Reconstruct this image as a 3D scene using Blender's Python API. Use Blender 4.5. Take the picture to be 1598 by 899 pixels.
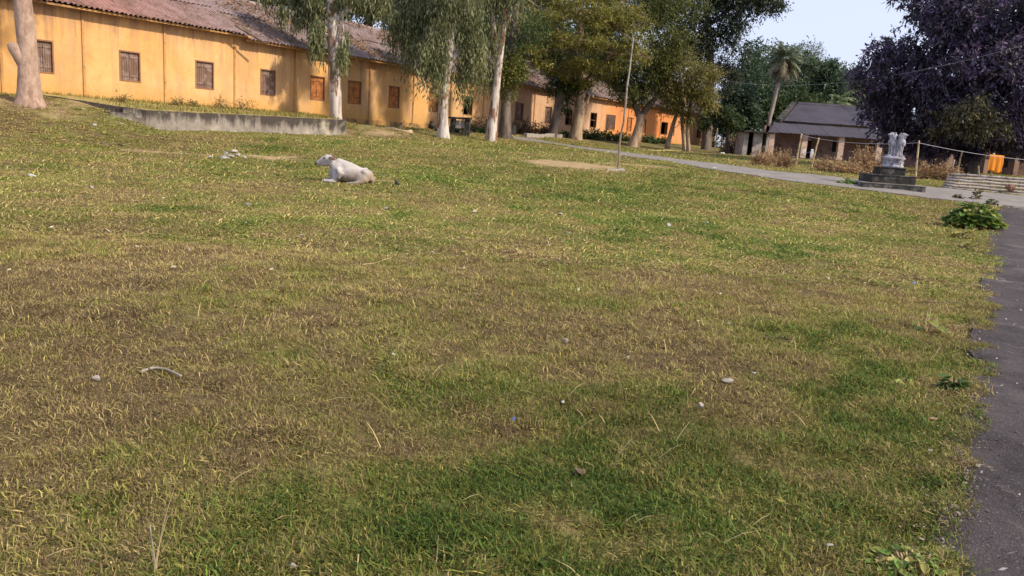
import bpy, math, random
import numpy as np
from mathutils import Vector, Matrix
for o in list(bpy.data.objects): bpy.data.objects.remove(o)
SC = bpy.context.scene
COL = SC.collection
R = math.radians
# ------------------------------------------------------------------ camera
F_PX, PITCH, ROLL = 1233.0, R(10.8), R(3.9)
CAM = np.array([0.0, 0.0, 1.6])
_r0 = np.array([1, 0, 0.0]); FW = np.array([0, math.cos(PITCH), -math.sin(PITCH)]); _u0 = np.array([0, math.sin(PITCH), math.cos(PITCH)])
RT = math.cos(ROLL)*_r0 + math.sin(ROLL)*_u0
UP = math.cos(ROLL)*_u0 - math.sin(ROLL)*_r0
cd = bpy.data.cameras.new('camera'); cam = bpy.data.objects.new('camera', cd); COL.objects.link(cam)
cd.sensor_width = 36; cd.lens = 36*F_PX/1598; cd.clip_end = 3000; cd.clip_start = 0.05
m = Matrix.Identity(4)
for i in range(3):
    m[i][0] = RT[i]; m[i][1] = UP[i]; m[i][2] = -FW[i]; m[i][3] = CAM[i]
cam.matrix_world = m
SC.camera = cam
# ------------------------------------------------------------------ light
SUN_AZ, SUN_EL = R(112), R(40)      # azimuth clockwise from +Y
w = bpy.data.worlds.new('World'); SC.world = w; w.use_nodes = True
wn = w.node_tree.nodes; wl = w.node_tree.links
bg = wn['Background']; sky = wn.new('ShaderNodeTexSky'); sky.sky_type = 'NISHITA'; sky.sun_disc = False
sky.sun_elevation = SUN_EL; sky.sun_rotation = SUN_AZ; sky.dust_density = 3.0; sky.air_density = 1.2; sky.ozone_density = 2.5
mx = wn.new('ShaderNodeMix'); mx.data_type = 'RGBA'; mx.inputs[0].default_value = 0.72
wl.new(sky.outputs[0], mx.inputs[6]); mx.inputs[7].default_value = (5.5, 5.95, 7.9, 1)
wl.new(mx.outputs[2], bg.inputs[0]); bg.inputs[1].default_value = 0.118
sl = bpy.data.lights.new('sun', 'SUN'); so = bpy.data.objects.new('sun', sl); COL.objects.link(so)
sl.energy = 3.9; sl.angle = R(2.2); sl.color = (1, 0.88, 0.68)
sd = Vector((math.sin(SUN_AZ)*math.cos(SUN_EL), math.cos(SUN_AZ)*math.cos(SUN_EL), math.sin(SUN_EL)))
so.rotation_euler = sd.to_track_quat('Z', 'Y').to_euler()
SC.view_settings.view_transform = 'Standard'; SC.view_settings.look = 'None'; SC.view_settings.gamma = 1
SC.view_settings.exposure = 0.50
SC.render.engine = 'CYCLES'
SC.cycles.max_bounces = 6; SC.cycles.diffuse_bounces = 3; SC.cycles.transmission_bounces = 3
# ------------------------------------------------------------------ projection helpers (pixel of the 1598 px photo -> place)
def ray(px, py):
    d = FW + (px-799)/F_PX*RT + (449.5-py)/F_PX*UP
    return d/d[1]
def at(px, py, Y): return CAM + ray(px, py)*Y
def proj(p):
    q = np.asarray(p)-CAM; dd = q@FW
    return 799+F_PX*(q@RT)/dd, 449.5-F_PX*(q@UP)/dd
# ------------------------------------------------------------------ noise
def vnoise(x, y, seed=0):
    x = np.asarray(x, float); y = np.asarray(y, float)
    xi = np.floor(x).astype(np.int64); yi = np.floor(y).astype(np.int64); xf = x-xi; yf = y-yi
    def h(a, b):
        n = (a*374761393 + b*668265263 + seed*1442695041) & 0xffffffff
        n = ((n ^ (n >> 13))*1274126177) & 0xffffffff
        return ((n ^ (n >> 16)) & 0xffff)/65535.0
    u = xf*xf*(3-2*xf); v = yf*yf*(3-2*yf)
    return (h(xi, yi)*(1-u)+h(xi+1, yi)*u)*(1-v) + (h(xi, yi+1)*(1-u)+h(xi+1, yi+1)*u)*v
def fbm(x, y, seed=0, o=4):
    s = 0; a = .5; t = 0
    for k in range(o):
        s = s + a*vnoise(x*2**k, y*2**k, seed+k*7); t += a; a *= .55
    return s/t
def sstep(a, b, x):
    t = np.clip((x-a)/(b-a), 0, 1); return t*t*(3-2*t)
# ------------------------------------------------------------------ the school line: t along the wall, s out from it
AZ = R(34)
D = np.array([math.sin(AZ), math.cos(AZ), 0]); N = np.array([D[1], -D[0], 0])
P0 = CAM + ray(318, 117)*37; P0[2] = 0
NP = N@P0
def W(t, s, z): 
    p = P0 + D*t + N*s; return np.array([p[0], p[1], z])
def ts(x, y):
    x = np.asarray(x); y = np.asarray(y)
    return (x-P0[0])*D[0]+(y-P0[1])*D[1], (x-P0[0])*N[0]+(y-P0[1])*N[1]
def wallhit(px, py, s=0.0):
    q = ray(px, py); k = (NP+s)/(N@q); X = CAM+q*k
    return (X-P0)@D, X[2]
_GY = [-50, 10, 13, 16, 20, 25, 28, 31, 35, 40, 50, 60, 80, 120, 2000]
_GZ = [0, 0, .01, .04, .15, .44, .72, .93, 1.0, 1.08, 1.25, 1.40, 1.50, 1.56, 1.58]
def Gs(y):   # smoothed profile
    return sum(np.interp(np.asarray(y)+k, _GY, _GZ) for k in (-1.2, -.6, 0, .6, 1.2))/5
TL = (at(228, 200, 31.2)); TR = at(540, 212, 40.0)
tTL, sTL = ts(TL[0], TL[1]); tTR, sTR = ts(TR[0], TR[1])
def WB(t): return np.interp(t, [-30, -8, 0, 11, 25, 60, 90], [1.9, 1.9, 2.0, 1.68, 1.84, 2.06, 2.06])
def H(x, y):
    x = np.asarray(x, float); y = np.asarray(y, float)
    g = Gs(y)
    t, s = ts(x, y)
    b = np.interp(s, [-60, -25, 0, 2, 3.5, 5.5, 8], [.2, .8, 1, .93, .75, .28, 0])
    far = 1-sstep(64, 74, t)
    b = b*far
    m_ = sstep(tTL-2.2, tTL+.4, t)*(1-sstep(tTR-.6, tTR+1.5, t))*sstep(-1, 1.0, s)
    b = b*(1-m_)
    z = g*(1-b) + np.maximum(WB(t), g)*b
    z = z + (fbm(x*.35, y*.35, 5)-.5)*.10*np.clip((y-1)/10, .3, 1) + (fbm(x*1.6, y*1.6, 9, 3)-.5)*.06 + (fbm(x*4.0, y*4.0, 19, 2)-.5)*.075*(1-sstep(8, 16, y))
    return z
def gp(px, py, y0=1.5, y1=160):
    q = ray(px, py); ys = np.concatenate([np.arange(y0, 20, .02), np.arange(20, y1, .05)])
    X = CAM[0]+q[0]*ys; Z = CAM[2]+q[2]*ys
    k = np.argmax(Z <= H(X, ys))
    if Z[k] > H(X[k], ys[k]): k = len(ys)-1
    return np.array([X[k], ys[k], float(H(X[k], ys[k]))])
# ------------------------------------------------------------------ tagging / objects
def tag(o, label=None, cat=None, group=None, kind=None):
    if label: o['label'] = label
    if cat: o['category'] = cat
    if group: o['group'] = group
    if kind: o['kind'] = kind
    return o
def thing(name, label, cat, loc, group=None):
    o = bpy.data.objects.new(name, None); COL.objects.link(o); o.location = Vector(loc); o.empty_display_size = .2
    return tag(o, label, cat, group)
def wloc(o):
    v = Vector((0, 0, 0))
    while o is not None: v = v + o.location; o = o.parent
    return v
class MB:
    def __init__(s): s.v = []; s.f = []; s.n = 0
    def add(s, v, f):
        v = np.asarray(v, float); s.v.append(v); s.f += [tuple(i+s.n for i in q) for q in f]; s.n += len(v)
    def quad(s, a, b, c, d): s.add([a, b, c, d], [(0, 1, 2, 3)])
    def hexa(s, p):   # 8 points: bottom 4 ccw, top 4
        s.add(p, [(3, 2, 1, 0), (4, 5, 6, 7), (0, 1, 5, 4), (1, 2, 6, 5), (2, 3, 7, 6), (3, 0, 4, 7)])
    def box(s, c, ax, ay, az, hx, hy, hz, jit=0, rnd=None):
        c, ax, ay, az = map(np.asarray, (c, ax, ay, az)); p = []
        for zz in (-1, 1):
            for xx, yy in ((-1, -1), (1, -1), (1, 1), (-1, 1)):
                q = c+ax*hx*xx+ay*hy*yy+az*hz*zz
                if jit: q = q+np.array([rnd.uniform(-jit, jit) for _ in range(3)])
                p.append(q)
        s.hexa(p)
    def wbox(s, t0, t1, s0, s1, z0, z1):   # box in wall coordinates
        s.hexa([W(t0, s0, z0), W(t0, s1, z0), W(t1, s1, z0), W(t1, s0, z0), W(t0, s0, z1), W(t0, s1, z1), W(t1, s1, z1), W(t1, s0, z1)])
    def tube(s, pts, rad, seg=8, cap=True, rough=0, rnd=None):
        pts = [np.asarray(p, float) for p in pts]; n = len(pts); vs = []
        ref = np.array([0.3, 1, 0.1])
        ph = rnd.uniform(0, 6) if rnd else 0
        for i, p in enumerate(pts):
            d = pts[min(i+1, n-1)]-pts[max(i-1, 0)]; d = d/(np.linalg.norm(d)+1e-9)
            a = np.cross(d, ref); 
            if np.linalg.norm(a) < .1: a = np.cross(d, np.array([1, 0, 0.]))
            a /= np.linalg.norm(a); b = np.cross(d, a)
            for k in range(seg):
                th = 2*math.pi*k/seg; rr = rad[i]
                if rough: rr *= 1+rough*(math.sin(3*th+ph+i*.25)*.5+math.sin(5*th+1.7*ph-i*.2)*.35+rnd.uniform(-.3, .3))
                vs.append(p+a*rr*math.cos(th)+b*rr*math.sin(th))
        f = []
        for i in range(n-1):
            for k in range(seg):
                k2 = (k+1) % seg; f.append((i*seg+k, i*seg+k2, (i+1)*seg+k2, (i+1)*seg+k))
        if cap: f.append(tuple(range(seg-1, -1, -1))); f.append(tuple((n-1)*seg+k for k in range(seg)))
        s.add(vs, f)
    def ell(s, c, r, ax=None, seg=12, ring=8):
        ax = np.eye(3) if ax is None else ax; vs = []; f = []
        for i in range(ring+1):
            ph = math.pi*i/ring
            for k in range(seg):
                th = 2*math.pi*k/seg
                q = np.array([math.sin(ph)*math.cos(th)*r[0], math.sin(ph)*math.sin(th)*r[1], math.cos(ph)*r[2]])
                vs.append(np.asarray(c)+ax.T@q)
        for i in range(ring):
            for k in range(seg):
                k2 = (k+1) % seg; f.append((i*seg+k, (i+1)*seg+k, (i+1)*seg+k2, i*seg+k2))
        s.add(vs, f)
    def mesh(s, name, mat, off=(0, 0, 0), smooth=False):
        me = bpy.data.meshes.new(name); v = np.concatenate(s.v)-np.asarray(off)
        me.from_pydata(v.tolist(), [], s.f); me.update()
        if mat: me.materials.append(mat)
        if smooth: me.polygons.foreach_set('use_smooth', [True]*len(me.polygons))
        return me
    def build(s, name, mat, parent=None, smooth=False, loc=None, **kw):
        if parent is not None: off = wloc(parent)
        else: off = Vector(loc) if loc is not None else Vector((0, 0, 0))
        o = bpy.data.objects.new(name, s.mesh(name, mat, off, smooth)); COL.objects.link(o)
        if parent is not None: o.parent = parent
        else: o.location = off
        return tag(o, **kw)
def polymesh(name, V, k, mat, parent=None, col=None, **kw):
    """V: (n*k,3) verts, faces are runs of k verts; col (n*k,3)"""
    off = wloc(parent) if parent is not None else Vector((0, 0, 0))
    V = V-np.array(off); nv = len(V); nf = nv//k
    me = bpy.data.meshes.new(name); me.vertices.add(nv); me.vertices.foreach_set('co', V.astype(np.float32).ravel())
    me.loops.add(nv); me.loops.foreach_set('vertex_index', np.arange(nv, dtype=np.int32))
    me.polygons.add(nf); me.polygons.foreach_set('loop_start', np.arange(nf, dtype=np.int32)*k)
    try: me.polygons.foreach_set('loop_total', np.full(nf, k, dtype=np.int32))
    except Exception: pass
    me.update(calc_edges=True)
    if col is not None:
        at_ = me.color_attributes.new('Col', 'FLOAT_COLOR', 'POINT')
        c = np.ones((nv, 4), np.float32); c[:, :3] = col; at_.data.foreach_set('color', c.ravel())
    me.materials.append(mat)
    o = bpy.data.objects.new(name, me); COL.objects.link(o)
    if parent is not None: o.parent = parent
    return tag(o, **kw)
# ------------------------------------------------------------------ materials
def newmat(name):
    m_ = bpy.data.materials.new(name); m_.use_nodes = True; return m_, m_.node_tree.nodes, m_.node_tree.links
class NT:
    def __init__(s, name):
        s.m, s.n, s.l = newmat(name); s.b = s.n['Principled BSDF']; s.b.inputs['Roughness'].default_value = .85
        s.b.inputs['Specular IOR Level'].default_value = .25
        s.tc = s.n.new('ShaderNodeNewGeometry'); s.pos = s.tc.outputs['Position']
    def noise(s, scale, detail=4, rough=.6, vec=None, stretch=None):
        if stretch is not None:
            mp = s.n.new('ShaderNodeMapping'); mp.inputs['Scale'].default_value = stretch; s.l.new(vec or s.pos, mp.inputs[0]); vec = mp.outputs[0]
        t = s.n.new('ShaderNodeTexNoise'); t.inputs['Scale'].default_value = scale; t.inputs['Detail'].default_value = detail; t.inputs['Roughness'].default_value = rough
        s.l.new(vec or s.pos, t.inputs['Vector']); return t.outputs['Fac']
    def ramp(s, fac, stops):
        r = s.n.new('ShaderNodeValToRGB'); e = r.color_ramp.elements
        e[0].position = stops[0][0]; e[0].color = (*stops[0][1], 1); e[1].position = stops[-1][0]; e[1].color = (*stops[-1][1], 1)
        for p, c in stops[1:-1]:
            q = e.new(p); q.color = (*c, 1)
        s.l.new(fac, r.inputs[0]); return r.outputs[0]
    def fr(s, fac, a, b):   # float 0..1 ramp
        r = s.n.new('ShaderNodeMapRange'); r.inputs[1].default_value = a; r.inputs[2].default_value = b; s.l.new(fac, r.inputs[0]); return r.outputs[0]
    def mix(s, fac, a, b, mode='MIX'):
        x = s.n.new('ShaderNodeMix'); x.data_type = 'RGBA'; x.blend_type = mode
        for i, v in ((0, fac), (6, a), (7, b)):
            if isinstance(v, (int, float)): x.inputs[i].default_value = v
            elif isinstance(v, tuple): x.inputs[i].default_value = (*v, 1)
            else: s.l.new(v, x.inputs[i])
        return x.outputs[2]
    def math(s, op, a, b=0.0):
        x = s.n.new('ShaderNodeMath'); x.operation = op
        for i, v in enumerate((a, b)):
            if isinstance(v, (int, float)): x.inputs[i].default_value = v
            else: s.l.new(v, x.inputs[i])
        return x.outputs[0]
    def dot(s, vec3, off):   # scalar dot(position, vec3)+off
        x = s.n.new('ShaderNodeVectorMath'); x.operation = 'DOT_PRODUCT'; s.l.new(s.pos, x.inputs[0]); x.inputs[1].default_value = tuple(float(c) for c in vec3)
        return s.math('ADD', x.outputs['Value'], float(off))
    def color(s, c):
        if isinstance(c, tuple): s.b.inputs['Base Color'].default_value = (*c, 1)
        else: s.l.new(c, s.b.inputs['Base Color'])
    def bump(s, h, strength=.4, dist=.02):
        b = s.n.new('ShaderNodeBump'); b.inputs['Strength'].default_value = strength; b.inputs['Distance'].default_value = dist
        s.l.new(h, b.inputs['Height']); s.l.new(b.outputs[0], s.b.inputs['Normal'])
def simple(name, c1, c2, scale=5, c3=None, s3=1.2, rough=.85, bump=.4, bd=.02, stretch=None, lo=.35, hi=.65):
    t = NT(name); f = t.noise(scale, 5, .65, stretch=stretch)
    c = t.mix(t.fr(f, lo, hi), c1, c2)
    if c3: c = t.mix(t.fr(t.noise(s3, 5, .7), .5, .62), c, c3)
    t.color(c); t.b.inputs['Roughness'].default_value = rough
    if bump: t.bump(f, bump, bd)
    return t.m
def attrmat(name, transl=.25, rough=.7, spec=.2, mul=True):
    t = NT(name); a = t.n.new('ShaderNodeVertexColor'); a.layer_name = 'Col'
    c = a.outputs['Color']
    t.color(c); t.b.inputs['Roughness'].default_value = rough; t.b.inputs['Specular IOR Level'].default_value = spec
    if transl:
        tr = t.n.new('ShaderNodeBsdfTranslucent'); mx_ = t.n.new('ShaderNodeMixShader'); mx_.inputs[0].default_value = transl
        t.l.new(c, tr.inputs[0]); t.l.new(t.b.outputs[0], mx_.inputs[1]); t.l.new(tr.outputs[0], mx_.inputs[2])
        t.l.new(mx_.outputs[0], t.n['Material Output'].inputs[0])
    return t.m
M = {}
M['leaf'] = attrmat('leaf', .3, .55, .35)
M['grass'] = attrmat('grass_blade', .3, .75, .1)
M['litter'] = attrmat('dry_leaf', .15, .8, .1)
# painted plaster of the school
t = NT('ochre_plaster')
n1 = t.noise(.55, 6, .6); n2 = t.noise(6, 5, .7); st = t.noise(1.6, 5, .7, stretch=(1.0, 1.0, .14))
c = t.mix(t.fr(n1, .38, .64), (.62, .325, .105), (.66, .395, .165))
wt = t.dot(D, -float(P0@D))
pk = t.math('MULTIPLY', t.fr(t.noise(.45, 5, .65), .42, .56), t.fr(wt, -10, 8))
c = t.mix(t.math('MULTIPLY', pk, .5), c, (.58, .37, .22))
pk2 = t.math('MULTIPLY', t.fr(wt, 21, 25), t.fr(wt, 40, 36))
c = t.mix(t.math('MULTIPLY', pk2, .75), c, (.52, .33, .235))
blt = t.noise(2.6, 6, .75); c = t.mix(t.math('MULTIPLY', t.fr(blt, .54, .68), .3), c, (.70, .47, .27)); c = t.mix(t.math('MULTIPLY', t.fr(blt, .46, .36), .4), c, (.46, .24, .09))
orr = t.math('MULTIPLY', t.fr(wt, 37, 41), t.fr(wt, 58, 52))
c = t.mix(t.math('MULTIPLY', orr, .85), c, (.62, .20, .055))
pinkfar = t.fr(wt, 52, 58); c = t.mix(t.math('MULTIPLY', pinkfar, .7), c, (.62, .30, .18))
c = t.mix(t.math('MULTIPLY', t.fr(st, .46, .70), .6), c, (.36, .22, .13))
c = t.mix(t.math('MULTIPLY', t.fr(n2, .62, .8), .35), c, (.75, .55, .35))
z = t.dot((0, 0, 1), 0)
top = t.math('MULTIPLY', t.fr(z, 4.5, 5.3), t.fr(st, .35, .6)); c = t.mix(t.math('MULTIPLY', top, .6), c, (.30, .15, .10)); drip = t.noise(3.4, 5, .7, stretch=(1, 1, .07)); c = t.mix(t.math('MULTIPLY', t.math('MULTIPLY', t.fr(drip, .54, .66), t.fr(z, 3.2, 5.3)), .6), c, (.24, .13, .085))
zb = t.math('ADD', z, t.math('MULTIPLY', t.math('SUBTRACT', n2, .5), .9))
c = t.mix(t.math('MULTIPLY', t.fr(zb, 2.75, 2.0), .7), c, (.46, .25, .065))
t.color(c); t.bump(t.noise(9, 6, .7), .35, .02); M['plaster'] = t.m
M['pilaster'] = simple('ochre_trim', (.42, .22, .08), (.55, .30, .11), 4, (.25, .14, .07), 2)
M['brownwood'] = simple('brown_shutter_wood', (.13, .075, .055), (.22, .14, .105), 6, (.27, .19, .16), 3, stretch=(1, 1, .15))
M['orangewood'] = simple('orange_shutter_wood', (.52, .21, .06), (.40, .145, .045), 8, (.24, .09, .04), 3, stretch=(1, 1, .15))
M['framewood'] = simple('frame_wood', (.30, .15, .07), (.20, .10, .06), 8, bump=.2)
M['whitewood'] = simple('pale_shutter_wood', (.5, .42, .38), (.38, .30, .26), 8, bump=.2)
t = NT('asbestos_sheet')
n1 = t.noise(.5, 6, .7); n2 = t.noise(7, 5, .75)
c = t.mix(t.fr(n2, .35, .7), (.22, .165, .155), (.34, .26, .245))
c = t.mix(t.math('MULTIPLY', t.fr(wt_ := t.dot(D, -float(P0@D)), 3, -4), .6), c, (.40, .17, .13))  # reddened toward the left end: lens flare wash put into the sheet colour
c = t.mix(t.math('MULTIPLY', t.fr(t.noise(1.1, 6, .8), .44, .6), .7), c, (.13, .075, .045))
c = t.mix(t.math('MULTIPLY', t.fr(n1, .56, .68), .6), c, (.09, .065, .04))
t.color(c); t.bump(n2, .4, .02); M['roof'] = t.m
t = NT('dark_asbestos_sheet'); n1 = t.noise(.4, 6, .7); n2 = t.noise(8, 5, .75)
c = t.mix(t.fr(n2, .3, .7), (.085, .073, .088), (.155, .136, .155)); c = t.mix(t.math('MULTIPLY', t.fr(n1, .5, .65), .6), c, (.055, .045, .06))
t.color(c); t.bump(n2, .4, .02); M['roof2'] = t.m
t = NT('weathered_cement')
n1 = t.noise(1.4, 7, .7); st = t.noise(2.2, 6, .7, stretch=(1, 1, .2)); z = t.dot((0, 0, 1), 0)
c = t.mix(t.fr(n1, .35, .62), (.17, .145, .125), (.34, .295, .25))
c = t.mix(t.math('MULTIPLY', t.fr(t.math('ADD', z, t.math('MULTIPLY', t.math('SUBTRACT', st, .5), 1.6)), 1.25, 1.55), t.fr(st, .25, .45)), c, (.06, .048, .042))
c = t.mix(t.math('MULTIPLY', t.fr(n1, .55, .7), .5), c, (.45, .40, .26))
t.color(c); t.bump(t.noise(14, 6, .8), .6, .03); M['cement'] = t.m
M['darkcement'] = simple('mossy_black_cement', (.018, .017, .015), (.042, .039, .034), 5, (.10, .088, .08), 2.2, bump=.8, bd=.04)
M['stepside'] = simple('mossy_grey_cement', (.035, .032, .028), (.075, .068, .06), 6, (.16, .145, .135), 3, bump=.8, bd=.04)
M['statue'] = simple('grey_whitewashed_stone', (.27, .255, .285), (.44, .42, .46), 9, (.13, .12, .14), 7, bump=.5, bd=.02)
M['stone'] = simple('pale_stone', (.30, .275, .24), (.45, .41, .36), 12, (.25, .21, .17), 5, bump=.5)
M['greystone'] = simple('dull_stone', (.24, .21, .18), (.34, .30, .26), 12, bump=.5)
M['brick'] = simple('old_brick', (.30, .17, .12), (.20, .12, .09), 12, bump=.5)
M['bambo'] = simple('bamboo', (.42, .31, .17), (.55, .42, .25), 9, (.25, .17, .10), 4, stretch=(1, 1, .3), bump=.2)
M['greybam'] = simple('grey_bamboo', (.30, .26, .23), (.44, .38, .33), 7, (.15, .12, .11), 3, bump=.2)
M['pole'] = simple('rusty_pole', (.30, .24, .18), (.17, .11, .08), 3, bump=.2)
M['cloth_o'] = simple('orange_cloth', (.75, .27, .03), (.62, .20, .02), 6, rough=.9, bump=.3)
M['cloth_w'] = simple('white_cloth', (.75, .73, .72), (.6, .58, .58), 8, rough=.9, bump=.3)
M['dark'] = simple('dark_interior', (.02, .016, .014), (.035, .026, .022), 4, bump=0)
M['black'] = simple('black_paint', (.02, .02, .022), (.04, .036, .035), 8, rough=.6, bump=.2)
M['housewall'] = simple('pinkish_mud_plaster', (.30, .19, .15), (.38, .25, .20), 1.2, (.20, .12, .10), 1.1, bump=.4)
M['pillar'] = simple('beige_pillar_plaster', (.52, .37, .29), (.62, .46, .37), 2, (.33, .23, .18), 2.5, bump=.3)
M['shed'] = simple('greyish_whitewash', (.42, .38, .36), (.30, .26, .25), 1.5, (.15, .13, .12), 2, bump=.4)
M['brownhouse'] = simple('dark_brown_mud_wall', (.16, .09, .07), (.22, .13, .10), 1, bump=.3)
M['white'] = simple('white_scrap', (.58, .57, .56), (.45, .44, .44), 15, rough=.6, bump=.2)
M['blue'] = simple('blue_scrap', (.05, .12, .5), (.08, .2, .6), 15, rough=.5, bump=.1)
M['dung'] = simple('dried_dung', (.10, .065, .045), (.16, .11, .075), 14, bump=.8, bd=.03)
M['hose'] = simple('pale_yellow_hose', (.62, .48, .22), (.5, .38, .16), 5, rough=.5, bump=0)
M['wire'] = simple('pale_wire', (.35, .32, .36), (.3, .28, .3), 5, rough=.5, bump=0)
def bark(name, a, b, c3, sc=3, st=.22, bd=.05, s3=1.0):
    t = NT(name); f = t.noise(sc, 7, .7, stretch=(1, 1, st)); g = t.noise(s3, 5, .7, stretch=(1, 1, .35))
    c = t.mix(t.fr(f, .42, .56), a, b); c = t.mix(t.fr(g, .5, .56), c, c3); t.color(c); t.bump(f, .9, bd); t.b.inputs['Roughness'].default_value = .9
    return t.m
M['bark_euc'] = bark('pale_peeling_bark', (.36, .29, .25), (.55, .49, .44), (.20, .11, .07), 4.5, .2, .05, 1.8)
M['bark_tan'] = bark('tan_bark', (.30, .20, .15), (.42, .29, .22), (.24, .15, .11), 6, .5, .03)
M['bark_buff'] = bark('buff_bark', (.27, .18, .12), (.40, .29, .19), (.16, .10, .07), 5, .3)
M['bark_dark'] = bark('dark_bark', (.07, .055, .045), (.13, .10, .08), (.18, .14, .11), 5, .3)
M['bark_grey'] = bark('grey_palm_bark', (.22, .18, .15), (.33, .28, .24), (.15, .12, .10), 5, 1.5)
# ------------------------------------------------------------------ patches of green / dry / bare soil on the field (world places)
rng = np.random.default_rng(7); rnd = random.Random(11)
def patch_list(lst):
    out = []
    for px, py, rx, ry, wgt in lst:
        c = gp(px, py); a = gp(px+rx, py); b = gp(px, py-ry)
        out.append((c[0], c[1], max(.3, abs(a[0]-c[0])), max(.4, abs(b[1]-c[1])), wgt))
    return out
GREENS = patch_list([(820, 740, 230, 130, .75), (1000, 720, 160, 110, .5), (560, 760, 160, 60, .25), (1380, 550, 140, 60, .55), (1200, 610, 160, 45, .4), (960, 470, 130, 26, .45), (640, 388, 60, 12, .6),
    (1000, 350, 200, 26, .5), (1180, 380, 180, 24, .55), (60, 520, 90, 30, .7), (300, 330, 90, 16, .35), (60, 300, 80, 10, .4), (1150, 300, 220, 12, .4), (500, 350, 200, 20, .25), (170, 840, 150, 60, .3), (1350, 720, 200, 100, .5), (900, 300, 250, 14, .3), (430, 595, 40, 14, .5), (1380, 340, 60, 14, .3)])
BROWNS = patch_list([(950, 560, 190, 60, .75), (230, 430, 210, 44, .8), (180, 560, 200, 60, .5), (380, 640, 200, 70, .55), (80, 700, 140, 70, .5), (1150, 460, 140, 24, .55), (1420, 400, 120, 26, .5), (560, 480, 150, 26, .35), (160, 300, 120, 8, .4), (250, 250, 150, 12, .3), (1100, 640, 100, 20, .3), (640, 700, 60, 30, .3), (330, 400, 120, 22, .4)])
BARES = patch_list([(410, 245, 60, 3.0, 1.1), (890, 256, 75, 3.6, 1.2), (1010, 259, 60, 1.6, .7), (890, 540, 60, 8, .3), (600, 207, 60, 5, .8), (90, 178, 110, 14, .6), (618, 397, 10, 4, .5)])
def blob(lst, x, y):
    s = 0
    for cx, cy, rx, ry, wgt in lst:
        s = s + wgt*np.exp(-((x-cx)/rx)**2*.9-((y-cy)/ry)**2*.9)
    return s
_tr = [gp(px, py)[:2] for px, py in ((190, 234), (260, 238), (340, 242.5), (420, 244.5), (475, 245))]
def bare(x, y):
    s = blob(BARES, x, y)
    for a, b in zip(_tr[:-1], _tr[1:]):
        d = b-a; L = d@d; k = np.clip(((x-a[0])*d[0]+(y-a[1])*d[1])/L, 0, 1)
        dist = np.hypot(x-a[0]-k*d[0], y-a[1]-k*d[1]); s = np.maximum(s, .8*np.exp(-(dist/.35)**2))
    t_, s_ = ts(x, y)
    s = np.maximum(s, (.25+.55*fbm(x*.9, y*.9, 88, 3))*np.exp(-((s_-2.5)/2.6)**2)*(t_ < 30)*(s_ > -2))
    return s
def green(x, y):
    k_ = .25+1.5*sstep(.30, .68, fbm(x*2.2+5, y*2.0, 43, 4))
    g = .35+(fbm(x*.35, y*.22, 21, 3)-.5)*.7+(fbm(x*1.9, y*1.7, 33, 4)-.5)*1.0+(fbm(x*7, y*7, 35, 2)-.5)*.5+blob(GREENS, x, y)*.42*k_-blob(BROWNS, x, y)*.43
    return np.clip(g, 0, 1)
# ------------------------------------------------------------------ ground sheet
ys = np.concatenate([np.arange(-12, 2, 1.0), np.geomspace(2, 40, 300), np.linspace(40.4, 100, 130), np.geomspace(102, 900, 26)])
us = np.linspace(-1, 1, 441); us = np.sign(us)*np.abs(us)**1.1
Yg, Ug = np.meshgrid(ys, us, indexing='ij'); Xg = Ug*(4+np.maximum(Yg, 0)*1.3)
Zg = H(Xg, Yg)
CARVE = True
V = np.stack([Xg, Yg, Zg], -1).reshape(-1, 3); nr, nc = Xg.shape
idx = np.arange(nr*nc).reshape(nr, nc)
Fq = np.stack([idx[:-1, :-1], idx[:-1, 1:], idx[1:, 1:], idx[1:, :-1]], -1).reshape(-1, 4)
me = bpy.data.meshes.new('ground'); GROUND = me; me.from_pydata(V.tolist(), [], Fq.tolist()); me.update(); me.polygons.foreach_set('use_smooth', [True]*len(me.polygons))
ca = me.color_attributes.new('Col', 'FLOAT_COLOR', 'POINT')
cc = np.ones((len(V), 4), np.float32); cc[:, 0] = green(V[:, 0], V[:, 1]); cc[:, 1] = np.clip(bare(V[:, 0], V[:, 1]), 0, 1); cc[:, 2] = fbm(V[:, 0]*.8, V[:, 1]*.8, 77, 4); ca.data.foreach_set('color', cc.ravel())
t = NT('meadow_ground'); a = t.n.new('ShaderNodeVertexColor'); a.layer_name = 'Col'
sp = t.n.new('ShaderNodeSeparateColor'); t.l.new(a.outputs[0], sp.inputs[0])
f1 = t.noise(9, 6, .8); f2 = t.noise(28, 3, .7); f3 = t.noise(2.2, 5, .7)
g = t.math('ADD', sp.outputs[0], t.math('MULTIPLY', t.math('SUBTRACT', f3, .5), 1.3))
c = t.ramp(g, [(0.12, (.15, .105, .050)), (.38, (.21, .175, .060)), (.62, (.19, .185, .050)), (.95, (.10, .135, .034))])
c = t.mix(t.math('MULTIPLY', t.fr(f1, .48, .66), .7), c, (.065, .047, .022))
c = t.mix(t.math('MULTIPLY', t.fr(f2, .58, .75), .6), c, (.42, .35, .16))
f4 = t.noise(95, 3, .7); c = t.mix(t.math('MULTIPLY', t.fr(f4, .50, .62), .75), c, (.05, .036, .018)); c = t.mix(t.math('MULTIPLY', t.fr(f4, .42, .34), .6), c, (.34, .27, .13))
soil = t.mix(t.fr(f1, .35, .65), (.30, .205, .11), (.44, .32, .17))
b_ = t.math('ADD', sp.outputs[1], t.math('MULTIPLY', t.math('SUBTRACT', f1, .5), .8))
b_ = t.math('ADD', b_, t.math('MULTIPLY', t.math('SUBTRACT', f3, .5), 1.1)); c = t.mix(t.fr(b_, .32, .85), c, soil)
t.color(c); t.b.inputs['Roughness'].default_value = .95; t.b.inputs['Specular IOR Level'].default_value = .1
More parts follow.
